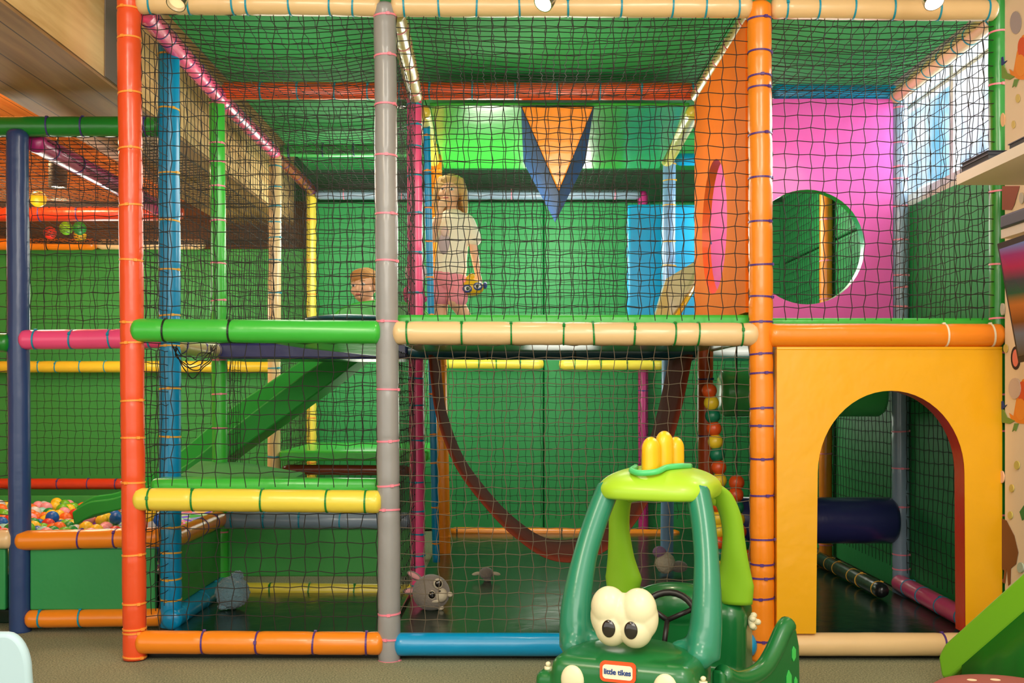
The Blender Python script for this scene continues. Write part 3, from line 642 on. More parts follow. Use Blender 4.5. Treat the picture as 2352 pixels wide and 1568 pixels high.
hnet(-3.3, XL - .06, .55, 2.2, 2.02, 'sagging roof net over the ball pit front', sag=.05)
hnet(-3.3, XL - .06, 2.3, 3.5, 1.99, 'sagging roof net over the ball pit back', sag=.05)
vnet(-3.5, XL - .06, YC - .04, .4, 1.12, 'net over the lower green pad behind the ball pit')
vnet(-3.5, XL - .06, YC - .04, 1.19, 1.92, 'net over the upper green pad behind the ball pit')
# tangled cord at the blue post
bm = bmesh.new()
for k in range(5):
    pts = []
    for i in range(9):
        t = i / 8; pts.append(W(400 + 90 * t + random.uniform(-8, 8), 795 + 55 * math.sin(math.pi * t) * (.5 + .2 * k) + random.uniform(-6, 6), .1 + .25 * t))
    tube(bm, smooth_path(pts, 4), .0022, 5)
tag(obj('loose_cord', bm, NETM), 'tangle of loose black net cord hanging below the green mid beam', 'cord')

# ================================================================== BALLS
BC = dict(red=(214, 48, 36), yellow=(244, 196, 30), green=(24, 140, 56), blue=(16, 92, 180), white=(206, 206, 206), pink=(240, 150, 160), orange=(240, 110, 30), lime=(110, 180, 30), mint=(150, 210, 200))
bmk = {}
for k, c in BC.items():
    bm = bmesh.new(); ell(bm, (0, 0, 0), .0365, 20, 14)
    me = bpy.data.meshes.new('plastic_ball'); bm.to_mesh(me); bm.free(); me.materials.append(mat('ball_' + k, rgb(*c), .35))
    for p in me.polygons: p.use_smooth = True
    bmk[k] = me
keys = list(BC); rb = random.Random(3); nb = 0
yy = .56; row = 0
while yy < 3.42 and nb < 290:
    Z = yy + CD; xl = (-30 - CX) * Z / F; xr = min((392 - CX) * Z / F, XL - .06)
    x = xl + (row % 2) * .034
    while x < xr:
        px = CX + x * F / Z
        keep = not (px > 172 and yy > 1.6 and yy < 2.2)
        if 270 < px < 326: keep = False
        if keep:
            z = .285 - .02 * (yy - .5) + rb.uniform(-.022, .03)
            k = rb.choice(keys)
            o = link('plastic_ball', bmk[k]); o.location = (x + rb.uniform(-.008, .008), yy + rb.uniform(-.008, .008), z)
            wh_s = 'beside the blue post' if px > 300 else 'left of the navy post' if px < 25 else 'close behind the orange front beam' if yy < 1.15 else 'in the middle of the ball pit' if yy < 2.3 else 'at the back of the ball pit'
            tag(o, '%s plastic ball %s' % (k, wh_s), 'ball', 'plastic balls in the ball pit'); nb += 1
        x += .083
    yy += .078; row += 1
for px, py, k in ((345, 1186, 'yellow'), (368, 1194, 'blue'), (352, 1206, 'white'), (338, 1205, 'orange')):
    o = link('plastic_ball', bmk[k]); o.location = W(px, py, .95); o.location.x = min(o.location.x, XL - .06)
    tag(o, '%s plastic ball beside the blue post' % k, 'ball', 'plastic balls in the ball pit'); nb += 1
bm = bmesh.new(); bmesh.ops.create_grid(bm, x_segments=60, y_segments=60, size=1)
for v in bm.verts: v.co = Vector((-2.5 + v.co.x * 1.05, 2.0 + v.co.y * 1.42, 0.215 + .018 * noise.noise(v.co * 9)))
fill = bmesh.ops
o = obj('ball_filling', bm, mat('ball_mix', rgb(90, 110, 90), .5)); o['kind'] = 'stuff'; tag(o, 'mass of plastic balls filling the bottom of the ball pit', 'balls')
nt = o.data.materials[0].node_tree; vn = nt.nodes.new('ShaderNodeTexVoronoi'); vn.inputs['Scale'].default_value = 15; tc = nt.nodes.new('ShaderNodeTexCoord')
nt.links.new(tc.outputs['Object'], vn.inputs['Vector']); nt.links.new(vn.outputs['Color'], nt.nodes['Principled BSDF'].inputs['Base Color'])
for px, py, Y, k, lab in ((88, 457, 1.55, 'yellow', 'yellow ball lying on the ball pit roof net below the lamp'), (152, 524, 2.75, 'lime', 'lime green ball resting on the ball pit roof net under the red beam'),
                    (183, 524, 2.75, 'green', 'dark green ball resting on the roof net beside the lime one'), (115, 535, 3.0, 'red', 'dull red ball on the roof net at the back'), (184, 541, 3.2, 'yellow', 'yellow ball on the roof net behind the dark green one')):
    o = link('plastic_ball', bmk[k]); o.location = W(px, py, Y); o.scale = (1.12,) * 3; tag(o, lab, 'ball', 'balls on the ball pit roof net')
# bead strings
def beads(pts, cols, label, r=.031, Y=.45):
    e = empty('bead_string', W(pts[0][0], pts[0][1], Y)); tag(e, label, 'bead string', 'strings of plastic balls hanging beside the rust orange post')
    P = [W(x, y, Y) for x, y in pts]
    bm = bmesh.new(); tube(bm, [Vector((P[0].x, P[0].y, 1.16)) - e.location] + [p - e.location for p in P], .003, 6); obj('cord', bm, NETM, e)
    for p, c in zip(P, cols):
        bm = bmesh.new(); ell(bm, (0, 0, 0), r, 20, 14); obj('ball', bm, mat('bead_' + c, rgb(*BCD[c]), .35), e, loc=p - e.location)
BCD = dict(y=(224, 190, 40), g=(14, 110, 78), o=(206, 78, 26))
xs = [(1629, 897), (1634, 925), (1637, 955), (1640, 984), (1643, 1014), (1647, 1043), (1651, 1073), (1652, 1103), (1652, 1132), (1650, 1160), (1649, 1190), (1652, 1218), (1651, 1245), (1650, 1272), (1648, 1300), (1645, 1328)]
beads(xs, 'oygoygoygoyyogyo', 'long hanging string of orange, yellow and green balls left of the orange front post')
beads([(1692, 1108), (1690, 1136), (1691, 1165), (1693, 1192), (1697, 1220), (1702, 1250), (1708, 1276), (1716, 1302)], 'oogyogoy', 'shorter string of balls nearest the orange front post', Y=.35)

# ================================================================== LAMPS AND ADDED FILL LIGHTS
blk = mat('lamp_black', rgb(36, 32, 30), .5); chrome = mat('chrome', rgb(200, 200, 196), .18, metal=1)
def glow(name, c, s):
    m = bpy.data.materials.new(name); m.use_nodes = True; b = m.node_tree.nodes['Principled BSDF']
    b.inputs['Emission Color'].default_value = c; b.inputs['Emission Strength'].default_value = s; b.inputs['Base Color'].default_value = c; return m
gw = glow('lamp_glow', (1, .86, .62, 1), 14); gdim = glow('lamp_dim', (1, .7, .35, 1), .6)
def spot(loc, rot, r, m, label, body=None, L=.11, glowm=gw, power=0, col=(1, .8, .55)):
    e = empty('spotlight', loc); e.rotation_euler = rot; tag(e, label, 'spotlight')
    bm = bmesh.new(); n = 28
    prof = [(r * .45, L), (r * .8, L * .75), (r, L * .2), (r, 0), (r * .9, 0), (r * .55, L * .35), (.001, L * .4)] if body != 'cyl' else [(.001, L), (r, L), (r, 0), (r * .9, 0), (r * .85, .015), (.001, .016)]
    rr_ = [[bm.verts.new((math.cos(a) * q, math.sin(a) * q, z)) for a in [i * 2 * math.pi / n for i in range(n)]] for q, z in prof]
    for i in range(len(rr_) - 1):
        for k in range(n): bm.faces.new((rr_[i][k], rr_[i][(k + 1) % n], rr_[i + 1][(k + 1) % n], rr_[i + 1][k]))
    h = obj('lamp_housing', bm, m, e); sm_angle(h, 40)
    bm = bmesh.new(); ell(bm, (0, 0, .010 if body == 'cyl' else L * .12), (r * .82, r * .82, .006), 24, 8); obj('lamp_lens', bm, glowm, e)
    bm = bmesh.new(); tube(bm, [(0, 0, L * .9), (0, 0, L + .25)], .006, 8); st = obj('lamp_stem', bm, blk, e)
    if power:
        l = bpy.data.lights.new('lamp_light', 'SPOT'); l.energy = power; l.color = col; l.spot_size = 2.2; l.spot_blend = .6; l.shadow_soft_size = r
        lo = bpy.data.objects.new('lamp_light', l); COL.objects.link(lo); lo.parent = e; lo.location = (0, 0, -.012)
    return e
spot(W(404, 10, -.45), (math.radians(-30), math.radians(8), 0), .032, chrome, 'unlit chrome reflector spotlight at top left above the cream beam', glowm=gdim)
spot(W(1247, 8, -.35), (math.radians(-30), math.radians(30), 0), .033, chrome, 'lit spotlight tilted towards the centre of the top beam', power=14)
spot(W(2146, 6, -.35), (math.radians(-32), math.radians(-6), 0), .034, chrome, 'lit spotlight at the top right above the window bay', power=12)
spot(W(133, 431, 1.7), (0, 0, 0), .046, blk, 'black cylinder ceiling lamp lit above the ball pit roof net', 'cyl', .13, power=16, col=(1, .72, .42))
spot(W(921, 246, 1.75), (0, 0, 0), .03, chrome, 'small bright lamp behind the grey post under the roof net', 'cyl', .04, power=10, col=(1, .95, .85))
point('pit_ceiling_fill', (-2.6, 1.7, 2.30), 34, (1, .62, .3), .08)  # added unseen point light, warms the wood ceiling over the pit
for loc_, pw_ in (((-.15, 2.05, 1.8), 20), ((.3, 3.0, 2.0), 18), ((-1.0, 2.9, 2.0), 13), ((-2.5, 2.7, 1.45), 15), ((1.4, 2.4, 2.0), 12), ((-.95, .75, 2.0), 7), ((.25, .75, 2.0), 8), ((1.35, .6, 2.0), 5),
                  ((.3, 2.8, .9), 6), ((-.9, 3.0, 1.0), 5), ((1.4, 2.6, .9), 4), ((-2.4, 1.2, 1.7), 8)):
    point('bay_fill_light', loc_, pw_, (1, .95, .84), .22)  # soft unseen fill points added to brighten the bays, no lamps hang here

# ================================================================== CHILDREN
skin = mat('skin', rgb(242, 186, 146), .5, var=.03); hair_m = mat('hair_blond', rgb(206, 164, 100), .6, bump=.8, bscale=60, bdist=.01, var=.2)
shirt_m = mat('shirt_cream', rgb(250, 238, 210), .8, bump=.4, bscale=18); shorts_m = mat('shorts_pink', rgb(246, 152, 164), .8, bump=.4, bscale=20)
eye_w = mat('eye_white', rgb(230, 226, 220), .2); eye_d = mat('eye_dark', rgb(26, 20, 18), .1, coat=1); lip = mat('lips', rgb(186, 92, 84), .5)
def head_mesh(bm, c, s, yaw=0, roll=0):
    """head of scale s (height about 1 s) centred at c, facing -Y"""
    M = Matrix.Rotation(yaw, 4, 'Z') @ Matrix.Rotation(roll, 4, 'Y')
    def q(v): return Vector(c) + (M @ Vector(v)) * s
    ell(bm, q((0, .06, .10)), (.40 * s, .44 * s, .40 * s)); ell(bm, q((0, -.06, -.12)), (.31 * s, .32 * s, .36 * s))
    ell(bm, q((.17, -.20, -.12)), .15 * s); ell(bm, q((-.17, -.20, -.12)), .15 * s); ell(bm, q((0, -.28, -.32)), (.13 * s, .10 * s, .09 * s))
    tube(bm, [q((0, -.34, .06)), q((0, -.44, -.12))], [.035 * s, .065 * s], 10); ell(bm, q((0, -.43, -.13)), .065 * s)
    for sx in (-1, 1): ell(bm, q((.38 * sx, .05, -.05)), (.06 * s, .10 * s, .13 * s), 12, 8)
    ell(bm, q((0, -.35, -.26)), (.12 * s, .05 * s, .05 * s))
    return q, M
def face(q, s, parent, off, M):
    for sx in (-1, 1):
        bm = bmesh.new(); ell(bm, q((.15 * sx, -.345, .02)) - off, (.068 * s, .04 * s, .045 * s), 14, 10); e = obj('eye', bm, eye_w, parent)
        bm = bmesh.new(); ell(bm, q((.15 * sx, -.378, .02)) - off, (.034 * s, .02 * s, .038 * s), 12, 8); obj('iris', bm, eye_d, e)
        bm = bmesh.new(); tube(bm, [q((.08 * sx, -.39, .12)) - off, q((.15 * sx, -.385, .145)) - off, q((.23 * sx, -.34, .12)) - off], .012 * s, 6); obj('eyebrow', bm, hair_m, parent)
    bm = bmesh.new(); ell(bm, q((0, -.395, -.262)) - off, (.09 * s, .025 * s, .024 * s), 14, 8); obj('mouth', bm, lip, parent)
def hand(bm, wrist, d, side, sp, s=1.0, curl=.5):
    """palm + 4 fingers + thumb; d = down direction, side = thumb side, sp = palm normal"""
    wrist = Vector(wrist); d = Vector(d).normalized(); side = Vector(side).normalized(); sp = Vector(sp).normalized()
    pc = wrist + d * .022 * s
    for k in range(4):
        o_ = side * (.013 - .0085 * k) * s
        limb(bm, [wrist + o_ * .6, pc + o_ + d * .006 * s], [.0075 * s, .0068 * s])
        ln = (.021, .025, .023, .017)[k] * s
        a = pc + o_ + d * .008 * s; b = a + d * ln * .55 + sp * ln * .2 * curl; c = b + d * ln * .4 * (1 - curl * .5) + sp * ln * .6 * curl; 
        limb(bm, [a, b, c], [.0052 * s, .0047 * s, .004 * s])
    limb(bm, [wrist + side * .010 * s, wrist + side * .022 * s + d * .014 * s, wrist + side * .024 * s + d * .028 * s + sp * .006], [.0065 * s, .0055 * s, .0048 * s])
YG = 1.78; g = lambda px, py, dy=0: W(px, py, YG + dy)
root_loc = g(1030, 803); gp = empty('person', root_loc); tag(gp, 'blond girl in cream t-shirt and pink shorts standing on the deck holding a yellow toy', 'person')
off = root_loc
bm = bmesh.new()
hc = g(1034, 440); hs = .165
q, M = head_mesh(bm, hc, hs, yaw=-.22, roll=.10)
limb(bm, [g(1038, 470), g(1040, 500)], [.030, .034])
limb(bm, [g(1040, 515), g(1040, 560), g(1036, 600), g(1034, 640)], [.060, .068, .066, .074])
limb(bm, [g(1018, 508), g(1064, 508)], [.036, .036])
# arm at right of the picture, hanging
limb(bm, [g(1070, 510), g(1086, 560), g(1093, 600), g(1098, 632)], [.030, .024, .021, .015])
hand(bm, g(1099, 636), (0.02, 0, -1), (-1, -.3, 0), (-.3, -1, 0), 1.15, .8)
# arm at left of the picture, bent up to the chin
limb(bm, [g(1008, 512), g(990, 548, -.05), g(1006, 505, -.12), g(1012, 480, -.12)], [.030, .025, .020, .015])
hand(bm, g(1013, 478, -.12), (0.1, 0.1, 1), (1, 0, 0), (.2, 1, 0), 1.0, .6)
# legs
limb(bm, [g(1016, 650), g(1012, 700), g(1012, 735, -.02), g(1010, 790)], [.050, .040, .033, .022]); limb(bm, [g(1010, 796), g(1008, 800, -.10)], [.022, .018])
limb(bm, [g(1050, 650), g(1046, 690, -.06), g(1066, 722, -.03), g(1086, 785, .10)], [.050, .042, .034, .022]); limb(bm, [g(1086, 794, .10), g(1088, 800, 0.02)], [.022, .018])
for v in bm.verts: v.co -= off
remesh(obj('body', bm, skin, gp), .0042, 5)
face(q, hs, gp, off, M)
# hair
bm = bmesh.new()
ell(bm, q((0, .10, .15)), (.46 * hs, .46 * hs, .44 * hs)); ell(bm, q((0, -.20, .36)), (.30 * hs, .18 * hs, .15 * hs))
rs_ = random.Random(5)
for k in range(26):
    a = math.pi * (-.02 + 1.04 * k / 25); x = math.cos(a) * .42; y = .02 + math.sin(a) * .40
    pts = [q((x * .8, y * .8 - .05, .38)), q((x * 1.08, y * 1.05, .05)), q((x * 1.15 + rs_.uniform(-.05, .05), y * 1.05, -.32)), q((x * 1.1 + .1 + rs_.uniform(-.08, .08), y * 1.05 + .04, -.72 - .25 * math.sin(a) + rs_.uniform(-.08, .05)))]
    limb(bm, pts, [.09 * hs, .10 * hs, .09 * hs, .03 * hs])
for v in bm.verts: v.co -= off
remesh(obj('hair', bm, hair_m, gp), .0042, 3)
# shirt
def lathe_cloth(rings, seg=32):
    bm = bmesh.new(); R_ = []
    for c, rx, ry in rings: R_.append([bm.verts.new(c + Vector((math.cos(k * 2 * math.pi / seg) * rx * (1 + .03 * math.sin(k * 2.1 + c.z * 40)), math.sin(k * 2 * math.pi / seg) * ry * (1 + .03 * math.cos(k * 1.7)), 0)) - off) for k in range(seg)])
    for i in range(len(R_) - 1):
        for k in range(seg): bm.faces.new((R_[i][k], R_[i][(k + 1) % seg], R_[i + 1][(k + 1) % seg], R_[i + 1][k]))
    return bm
bm = bmesh.new()
limb(bm, [g(1040, 512), g(1040, 560), g(1036, 600), g(1035, 618)], [.078, .082, .084, .088])
limb(bm, [g(1016, 508), g(1066, 508)], [.046, .046])
limb(bm, [g(1072, 512), g(1088, 548)], [.046, .042]); limb(bm, [g(1008, 514), g(994, 540, -.03)], [.044, .040])
for v in bm.verts:
    v.co -= off
sh = obj('t_shirt', bm, shirt_m, gp); remesh(sh, .0042, 8)
bm = bmesh.new(); limb(bm, [g(1033, 625), g(1033, 640)], [.082, .086]); limb(bm, [g(1016, 650), g(1012, 682)], [.060, .058]); limb(bm, [g(1052, 650), g(1050, 684, -.05)], [.060, .058])
for v in bm.verts: v.co -= off
remesh(obj('shorts', bm, shorts_m, gp), .0042, 6)
bm = bmesh.new(); ell(bm, g(1022, 560, -.072) - off, (.034, .012, .058), 20, 12); pr = obj('shirt_print', bm, mat('print_lilac', rgb(190, 168, 170), .8), gp)
bm = bmesh.new(); ell(bm, g(1022, 532, -.080) - off, (.022, .010, .026), 20, 12); obj('shirt_print', bm, mat('print_peach', rgb(226, 190, 176), .8), gp)
# yellow toy in her hand
ty = empty('toy_bag', g(1086, 680, -.05)); tag(ty, 'yellow toy with blue goggle eyes held in the girl\'s lowered hand', 'toy')
yel = mat('toy_yellow', rgb(240, 190, 30), .35); tb = mat('toy_blue', rgb(60, 80, 150), .4)
bm = bmesh.new(); ell(bm, (0, 0, .045), (.058, .040, .044), 24, 16); ell(bm, (-.02, 0, .088), (.018, .014, .020)); ell(bm, (-.006, 0, .105), (.018, .014, .016)); remesh(obj('toy_body', bm, yel, ty), .003, 4)
for sx in (-1, 1):
    bm = bmesh.new(); ell(bm, (.027 * sx, -.034, .042 + .006 * sx), (.026, .012, .021), 20, 12); e = obj('goggle', bm, tb, ty)
    bm = bmesh.new(); ell(bm, (.027 * sx, -.043, .042 + .006 * sx), (.018, .007, .013), 18, 10); obj('eye', bm, eye_w, e)
    bm = bmesh.new(); ell(bm, (.025 * sx, -.049, .042 + .006 * sx), (.008, .003, .009), 14, 8); obj('pupil', bm, mat('pupil_green', rgb(20, 60, 30), .2), e)
    bm = bmesh.new(); ell(bm, (.064 * sx, 0, .045 + .012 * sx), (.012, .02, .018), 14, 10); obj('side_knob', bm, tb, ty)
# pink doll behind the pink post
dl = empty('plush_doll', g(950, 700, -.25)); tag(dl, 'pink and white plush doll partly hidden behind the pink post', 'plush toy')
pk = mat('plush_pink', rgb(236, 90, 140), .9, bump=.6, bscale=90)
bm = bmesh.new(); ell(bm, (0, 0, .06), (.055, .04, .05)); ell(bm, (.01, 0, .03), (.06, .04, .03)); remesh(obj('body', bm, pk, dl), .004, 4)
bm = bmesh.new(); ell(bm, (.01, 0, .165), (.055, .04, .06)); obj('head', bm, mat('plush_white', rgb(236, 214, 206), .9), dl)
# boy at the slide
YBo = 1.75; b_ = lambda px, py, dy=0: W(px, py, YBo + dy)
off = b_(845, 790); bp = empty('person', off); tag(bp, 'small fair-haired boy sitting at the top of the slide, looking down', 'person')
bm = bmesh.new(); hs2 = .178; M0 = b_(836, 658)
q, M = head_mesh(bm, M0, hs2, yaw=-.35, roll=-.08)
limb(bm, [b_(845, 690), b_(850, 715)], [.034, .036]); limb(bm, [b_(852, 722, .03), b_(852, 790, .05)], [.068, .076]); limb(bm, [b_(828, 722, .02), b_(876, 722, .02)], [.034, .034])
for sx in (-1, 1):
    limb(bm, [b_(852 + 26 * sx, 722, .02), b_(850 + 34 * sx, 756, -.02), b_(848 + 26 * sx, 776, -.12)], [.030, .024, .017]); hand(bm, b_(848 + 26 * sx, 778, -.13), (0, -1, -.1), (-sx, 0, 0), (0, 0, -1), 1.0, .5)
    limb(bm, [b_(850 + 18 * sx, 795, .03), b_(845 + 20 * sx, 792, -.14), b_(840 + 20 * sx, 808, -.30)], [.050, .038, .026]); limb(bm, [b_(840 + 20 * sx, 806, -.31), b_(840 + 20 * sx, 797, -.36)], [.022, .018])
for v in bm.verts: v.co -= off
remesh(obj('body', bm, skin, bp), .0042, 5); face(q, hs2, bp, off, M)
bm = bmesh.new(); ell(bm, q((0, .12, .17)), (.435 * hs2, .45 * hs2, .41 * hs2)); ell(bm, q((0, -.06, .27)), (.37 * hs2, .34 * hs2, .27 * hs2)); ell(bm, q((.36, .02, .14)), (.06 * hs2, .2 * hs2, .18 * hs2)); ell(bm, q((-.36, .02, .14)), (.06 * hs2, .2 * hs2, .18 * hs2))
for v in bm.verts: v.co -= off
remesh(obj('hair', bm, mat('hair_fair', rgb(186, 128, 66), .6, bump=.6, bscale=70, bdist=.008, var=.15), bp), .0042, 3)
bm = bmesh.new(); limb(bm, [b_(852, 728, .03), b_(852, 790, .05)], [.080, .086]); limb(bm, [b_(828, 726, .02), b_(876, 726, .02)], [.044, .044])
for v in bm.verts: v.co -= off
remesh(obj('t_shirt', bm, mat('shirt_green', rgb(90, 150, 90), .8), bp), .0042, 6)

# ================================================================== PLUSH TOYS
fur_g = mat('plush_grey', rgb(150, 140, 128), .95, bump=.7, bscale=120, bdist=.006, sheen=.5); fur_c = mat('plush_cream', rgb(224, 212, 184), .95, bump=.5, bscale=120, bdist=.004)
earp = mat('plush_ear_pink', rgb(236, 168, 170), .9); fur_b = mat('plush_bluegrey', rgb(112, 148, 160), .98, bump=1, bscale=90, bdist=.012, sheen=.6)
YP = .75; k_ = lambda px, py, dy=0: W(px, py, YP + dy)
C0 = k_(990, 1360); rt = empty('plush_animal', Vector((C0.x, C0.y, .035))); tag(rt, 'grey plush animal with big eyes and pink ears, tipped over by the pink post', 'plush toy')
off = rt.location
bm = bmesh.new(); ell(bm, C0, (.082, .075, .078)); bd = obj('body', bm, fur_g, rt)
for v in bd.data.vertices: v.co -= off
def sub(name, m, fn, parent):
    bm = bmesh.new(); fn(bm)
    for v in bm.verts: v.co -= off
    return obj(name, bm, m, parent)
Rm = lambda a: Matrix.Rotation(a, 4, 'Y')
for (px, py, a) in ((952, 1322, .5), (944, 1357, -.05)):
    e = sub('ear', fur_g, lambda bm: ell(bm, k_(px, py, .01), (.036, .012, .016), rot=Rm(a)), rt)
    sub('ear_lining', earp, lambda bm: ell(bm, k_(px - 1, py, -.004), (.029, .006, .011), rot=Rm(a)), e)
sub('muzzle', fur_c, lambda bm: (ell(bm, k_(1012, 1366, -.045), (.030, .03, .032)), ell(bm, k_(998, 1378, -.05), (.03, .02, .014))), rt)
for (px, py) in ((1006, 1340), (991, 1366)):
    e = sub('eye_patch', fur_c, lambda bm: ell(bm, k_(px, py, -.066), (.021, .010, .023)), rt)
    e2 = sub('eye', eye_d, lambda bm: ell(bm, k_(px + 1, py, -.073), (.015, .008, .016)), rt)
    sub('eye_glint', eye_w, lambda bm: ell(bm, k_(px - 2, py - 2, -.081), .003, 8, 6), e2)
sub('nose', eye_d, lambda bm: ell(bm, k_(1010, 1357, -.078), (.005, .005, .004)), rt)
for (px, py) in ((1033, 1365), (1012, 1395)): sub('paw', fur_c, lambda bm: ell(bm, k_(px, py, -.02), (.014, .014, .012)), rt)
# blue grey ball-shaped plush
C1 = k_(534, 1360); rt = empty('plush_animal', Vector((C1.x, C1.y, .035))); tag(rt, 'fluffy blue-grey round plush toy on the mat in the left bay', 'plush toy'); off = rt.location
def fluffy(bm, c, r, amp):
    s0 = len(bm.verts); ell(bm, c, r, 64, 48); bm.verts.ensure_lookup_table()
    for v in list(bm.verts)[s0:]:
        d = (v.co - Vector(c)).normalized(); v.co += d * amp * (noise.noise(v.co * 95) + .5 * noise.noise(v.co * 210))
sub('body', fur_b, lambda bm: fluffy(bm, C1, (.072, .072, .070), .006), rt); sub('tail', fur_b, lambda bm: fluffy(bm, k_(545, 1322), (.026, .024, .022), .006), rt)
sub('foot', fur_b, lambda bm: fluffy(bm, k_(514, 1392, -.02), (.026, .03, .014), .004), rt)
# small grey plush further back
C2 = W(1117, 1316, 1.45); rt = empty('plush_animal', Vector((C2.x, C2.y, .035))); tag(rt, 'small grey plush toy with its ears spread on the dark mat', 'plush toy'); off = rt.location
sub('head', fur_g, lambda bm: fluffy(bm, C2, (.034, .034, .030), .002), rt)
for sx in (-1, 1): sub('ear', fur_c, lambda bm: ell(bm, C2 + Vector((.048 * sx, 0, -.002)), (.024, .01, .009), rot=Rm(.2 * sx)), rt)
sub('foot', fur_g, lambda bm: ell(bm, C2 - Vector((-.005, 0, .03)), (.02, .02, .012)), rt)
C3 = W(1528, 1292, 1.62); rt = empty('plush_animal', Vector((C3.x, C3.y, .035))); tag(rt, 'pale plush toy on the mat seen between the pillars of the toy car', 'plush toy'); off = rt.location
sub('body', fur_c, lambda bm: (fluffy(bm, C3, (.05, .045, .055), .003)), rt); sub('head', mat('plush_lilac', rgb(170, 130, 170), .9), lambda bm: fluffy(bm, C3 + Vector((-.03, 0, .055)), (.035, .03, .03), .002), rt)
sub('arm', fur_g, lambda bm: ell(bm, C3 + Vector((.07, 0, -.02)), (.045, .03, .03)), rt)

# ================================================================== TOY CAR
car = empty('toy_car', (.325, -1.22, 0), math.radians(-21)); tag(car, 'green ride-on toy car with lime roof, yellow crest and big cartoon eyes', 'toy car')
dg = mat('car_green', rgb(18, 106, 50), .3, coat=.3, bump=.05, bscale=40); tg = mat('car_teal', rgb(30, 128, 96), .32, coat=.3); lg = mat('car_lime', rgb(164, 208, 44), .38, coat=.15); lg2 = mat('car_lime_dark', rgb(140, 196, 40), .4)
cm = mat('car_cream', rgb(226, 220, 180), .4, coat=.2); blk2 = mat('car_black', rgb(30, 26, 26), .4)
def rbox(bm, x0, x1, y0, y1, z0, z1, r):
    for x in (x0 + r, x1 - r):
        for y in (y0 + r, y1 - r):
            tube(bm, [(x, y, z0 + r), (x, y, z1 - r)], r, 20)
            for z in (z0 + r, z1 - r): ell(bm, (x, y, z), r, 20, 12)
    box(bm, x0 + r, x1 - r, y0, y1, z0 + r, z1 - r); box(bm, x0, x1, y0 + r, y1 - r, z0 + r, z1 - r); box(bm, x0 + r, x1 - r, y0 + r, y1 - r, z0, z1)
    for x in (x0 + r, x1 - r):
        for z in (z0 + r, z1 - r): tube(bm, [(x, y0 + r, z), (x, y1 - r, z)], r, 20)
    for y in (y0 + r, y1 - r):
        for z in (z0 + r, z1 - r): tube(bm, [(x0 + r, y, z), (x1 - r, y, z)], r, 20)
bm = bmesh.new()
rbox(bm, -.175, .175, -.215, .045, .07, .345, .035)       # hood
ell(bm, (0, -.08, .335), (.150, .12, .030), 24, 12)
rbox(bm, -.20, .20, -.10, .60, .07, .19, .03)             # tub
rbox(bm, -.195, .195, .40, .60, .10, .385, .05)           # rear
ell(bm, (0, .44, .36), (.14, .06, .065), 24, 14)          # seat back
for x in (-.188, .188):
    rbox(bm, x - .028, x + .028, -.20, -.12, .07, .30, .02)
body = obj('body_shell', bm, dg, car); remesh(body, .006, 6)
for x in (-.190, .190):
    bm = bmesh.new(); tube(bm, [(x, -.165, .295), (x, -.165, .306)], .010, 8); ell(bm, (x, -.165, .312), (.007, .007, .006), 10, 8); obj('bolt', bm, cm, car)
# front pillars
for sx in (-1, 1):
    bm = bmesh.new()
    pts = smooth_path([(.160 * sx, -.03, .325), (.168 * sx, -.012, .42), (.160 * sx, .035, .54), (.142 * sx, .085, .64), (.118 * sx, .125, .725)], 5)
    n_ = len(pts); tube(bm, pts, [.046 - .014 * min(1, i / (n_ * .5)) for i in range(n_)], 20)
    limb(bm, [(.165 * sx, -.02, .355), (.10 * sx, -.03, .345)], [.030, .020]); limb(bm, [(.160 * sx, -.055, .335), (.162 * sx, .04, .34)], [.034, .034]); ell(bm, (.16 * sx, -.02, .36), (.04, .05, .06))
    p = obj('front_pillar', bm, tg if True else dg, car); remesh(p, .005, 18)
# roof
bm = bmesh.new()
N = 40; prof = [(0, .778), (.35, .776), (.65, .766), (.86, .750), (.97, .733), (1.0, .718), (.985, .702), (.95, .694), (.80, .693), (0, .693)]
rr2 = []
for f_, z in prof:
    ring = []
    for k in range(N):
        a = k * 2 * math.pi / N; ex = .62
        cx_ = math.copysign(abs(math.cos(a)) ** ex, math.cos(a)); sy_ = math.copysign(abs(math.sin(a)) ** ex, math.sin(a))
        ring.append(bm.verts.new((cx_ * .158 * max(f_, .002), .215 + sy_ * .165 * max(f_, .002), z)))
    rr2.append(ring)
for i in range(len(rr2) - 1):
    for k in range(N): bm.faces.new((rr2[i][k], rr2[i][(k + 1) % N], rr2[i + 1][(k + 1) % N], rr2[i + 1][k]))
rf = obj('roof', bm, lg, car); ss = rf.modifiers.new('sub', 'SUBSURF'); ss.levels = 2; ss.render_levels = 2
# rear pillars
for sx in (-1, 1):
    bm = bmesh.new()
    pts = smooth_path([(.120 * sx, .30, .728), (.150 * sx, .35, .69), (.172 * sx, .385, .62), (.178 * sx, .41, .52), (.180 * sx, .43, .44), (.182 * sx, .44, .375)], 6); n_ = len(pts)
    wid = [.030, .036, .034, .034, .045, .062, .050]
    rings = []
    for i, p in enumerate(pts):
        t = i / (n_ - 1); wv = wid[min(6, int(t * 6))] * (1 - (t * 6) % 1) + wid[min(6, int(t * 6) + 1)] * ((t * 6) % 1)
        ring = []
        for k in range(16):
            a = k * 2 * math.pi / 16; ring.append(bm.verts.new(p + Vector((math.cos(a) * (wv if sx else wv) * .9 - sx * wv * .3, math.sin(a) * .030, 0))))
        rings.append(ring)
    for i in range(n_ - 1):
        for k in range(16): bm.faces.new((rings[i][k], rings[i][(k + 1) % 16], rings[i + 1][(k + 1) % 16], rings[i + 1][k]))
    bm.faces.new(rings[0]); bm.faces.new(rings[-1])
    obj('rear_pillar', bm, lg2, car)
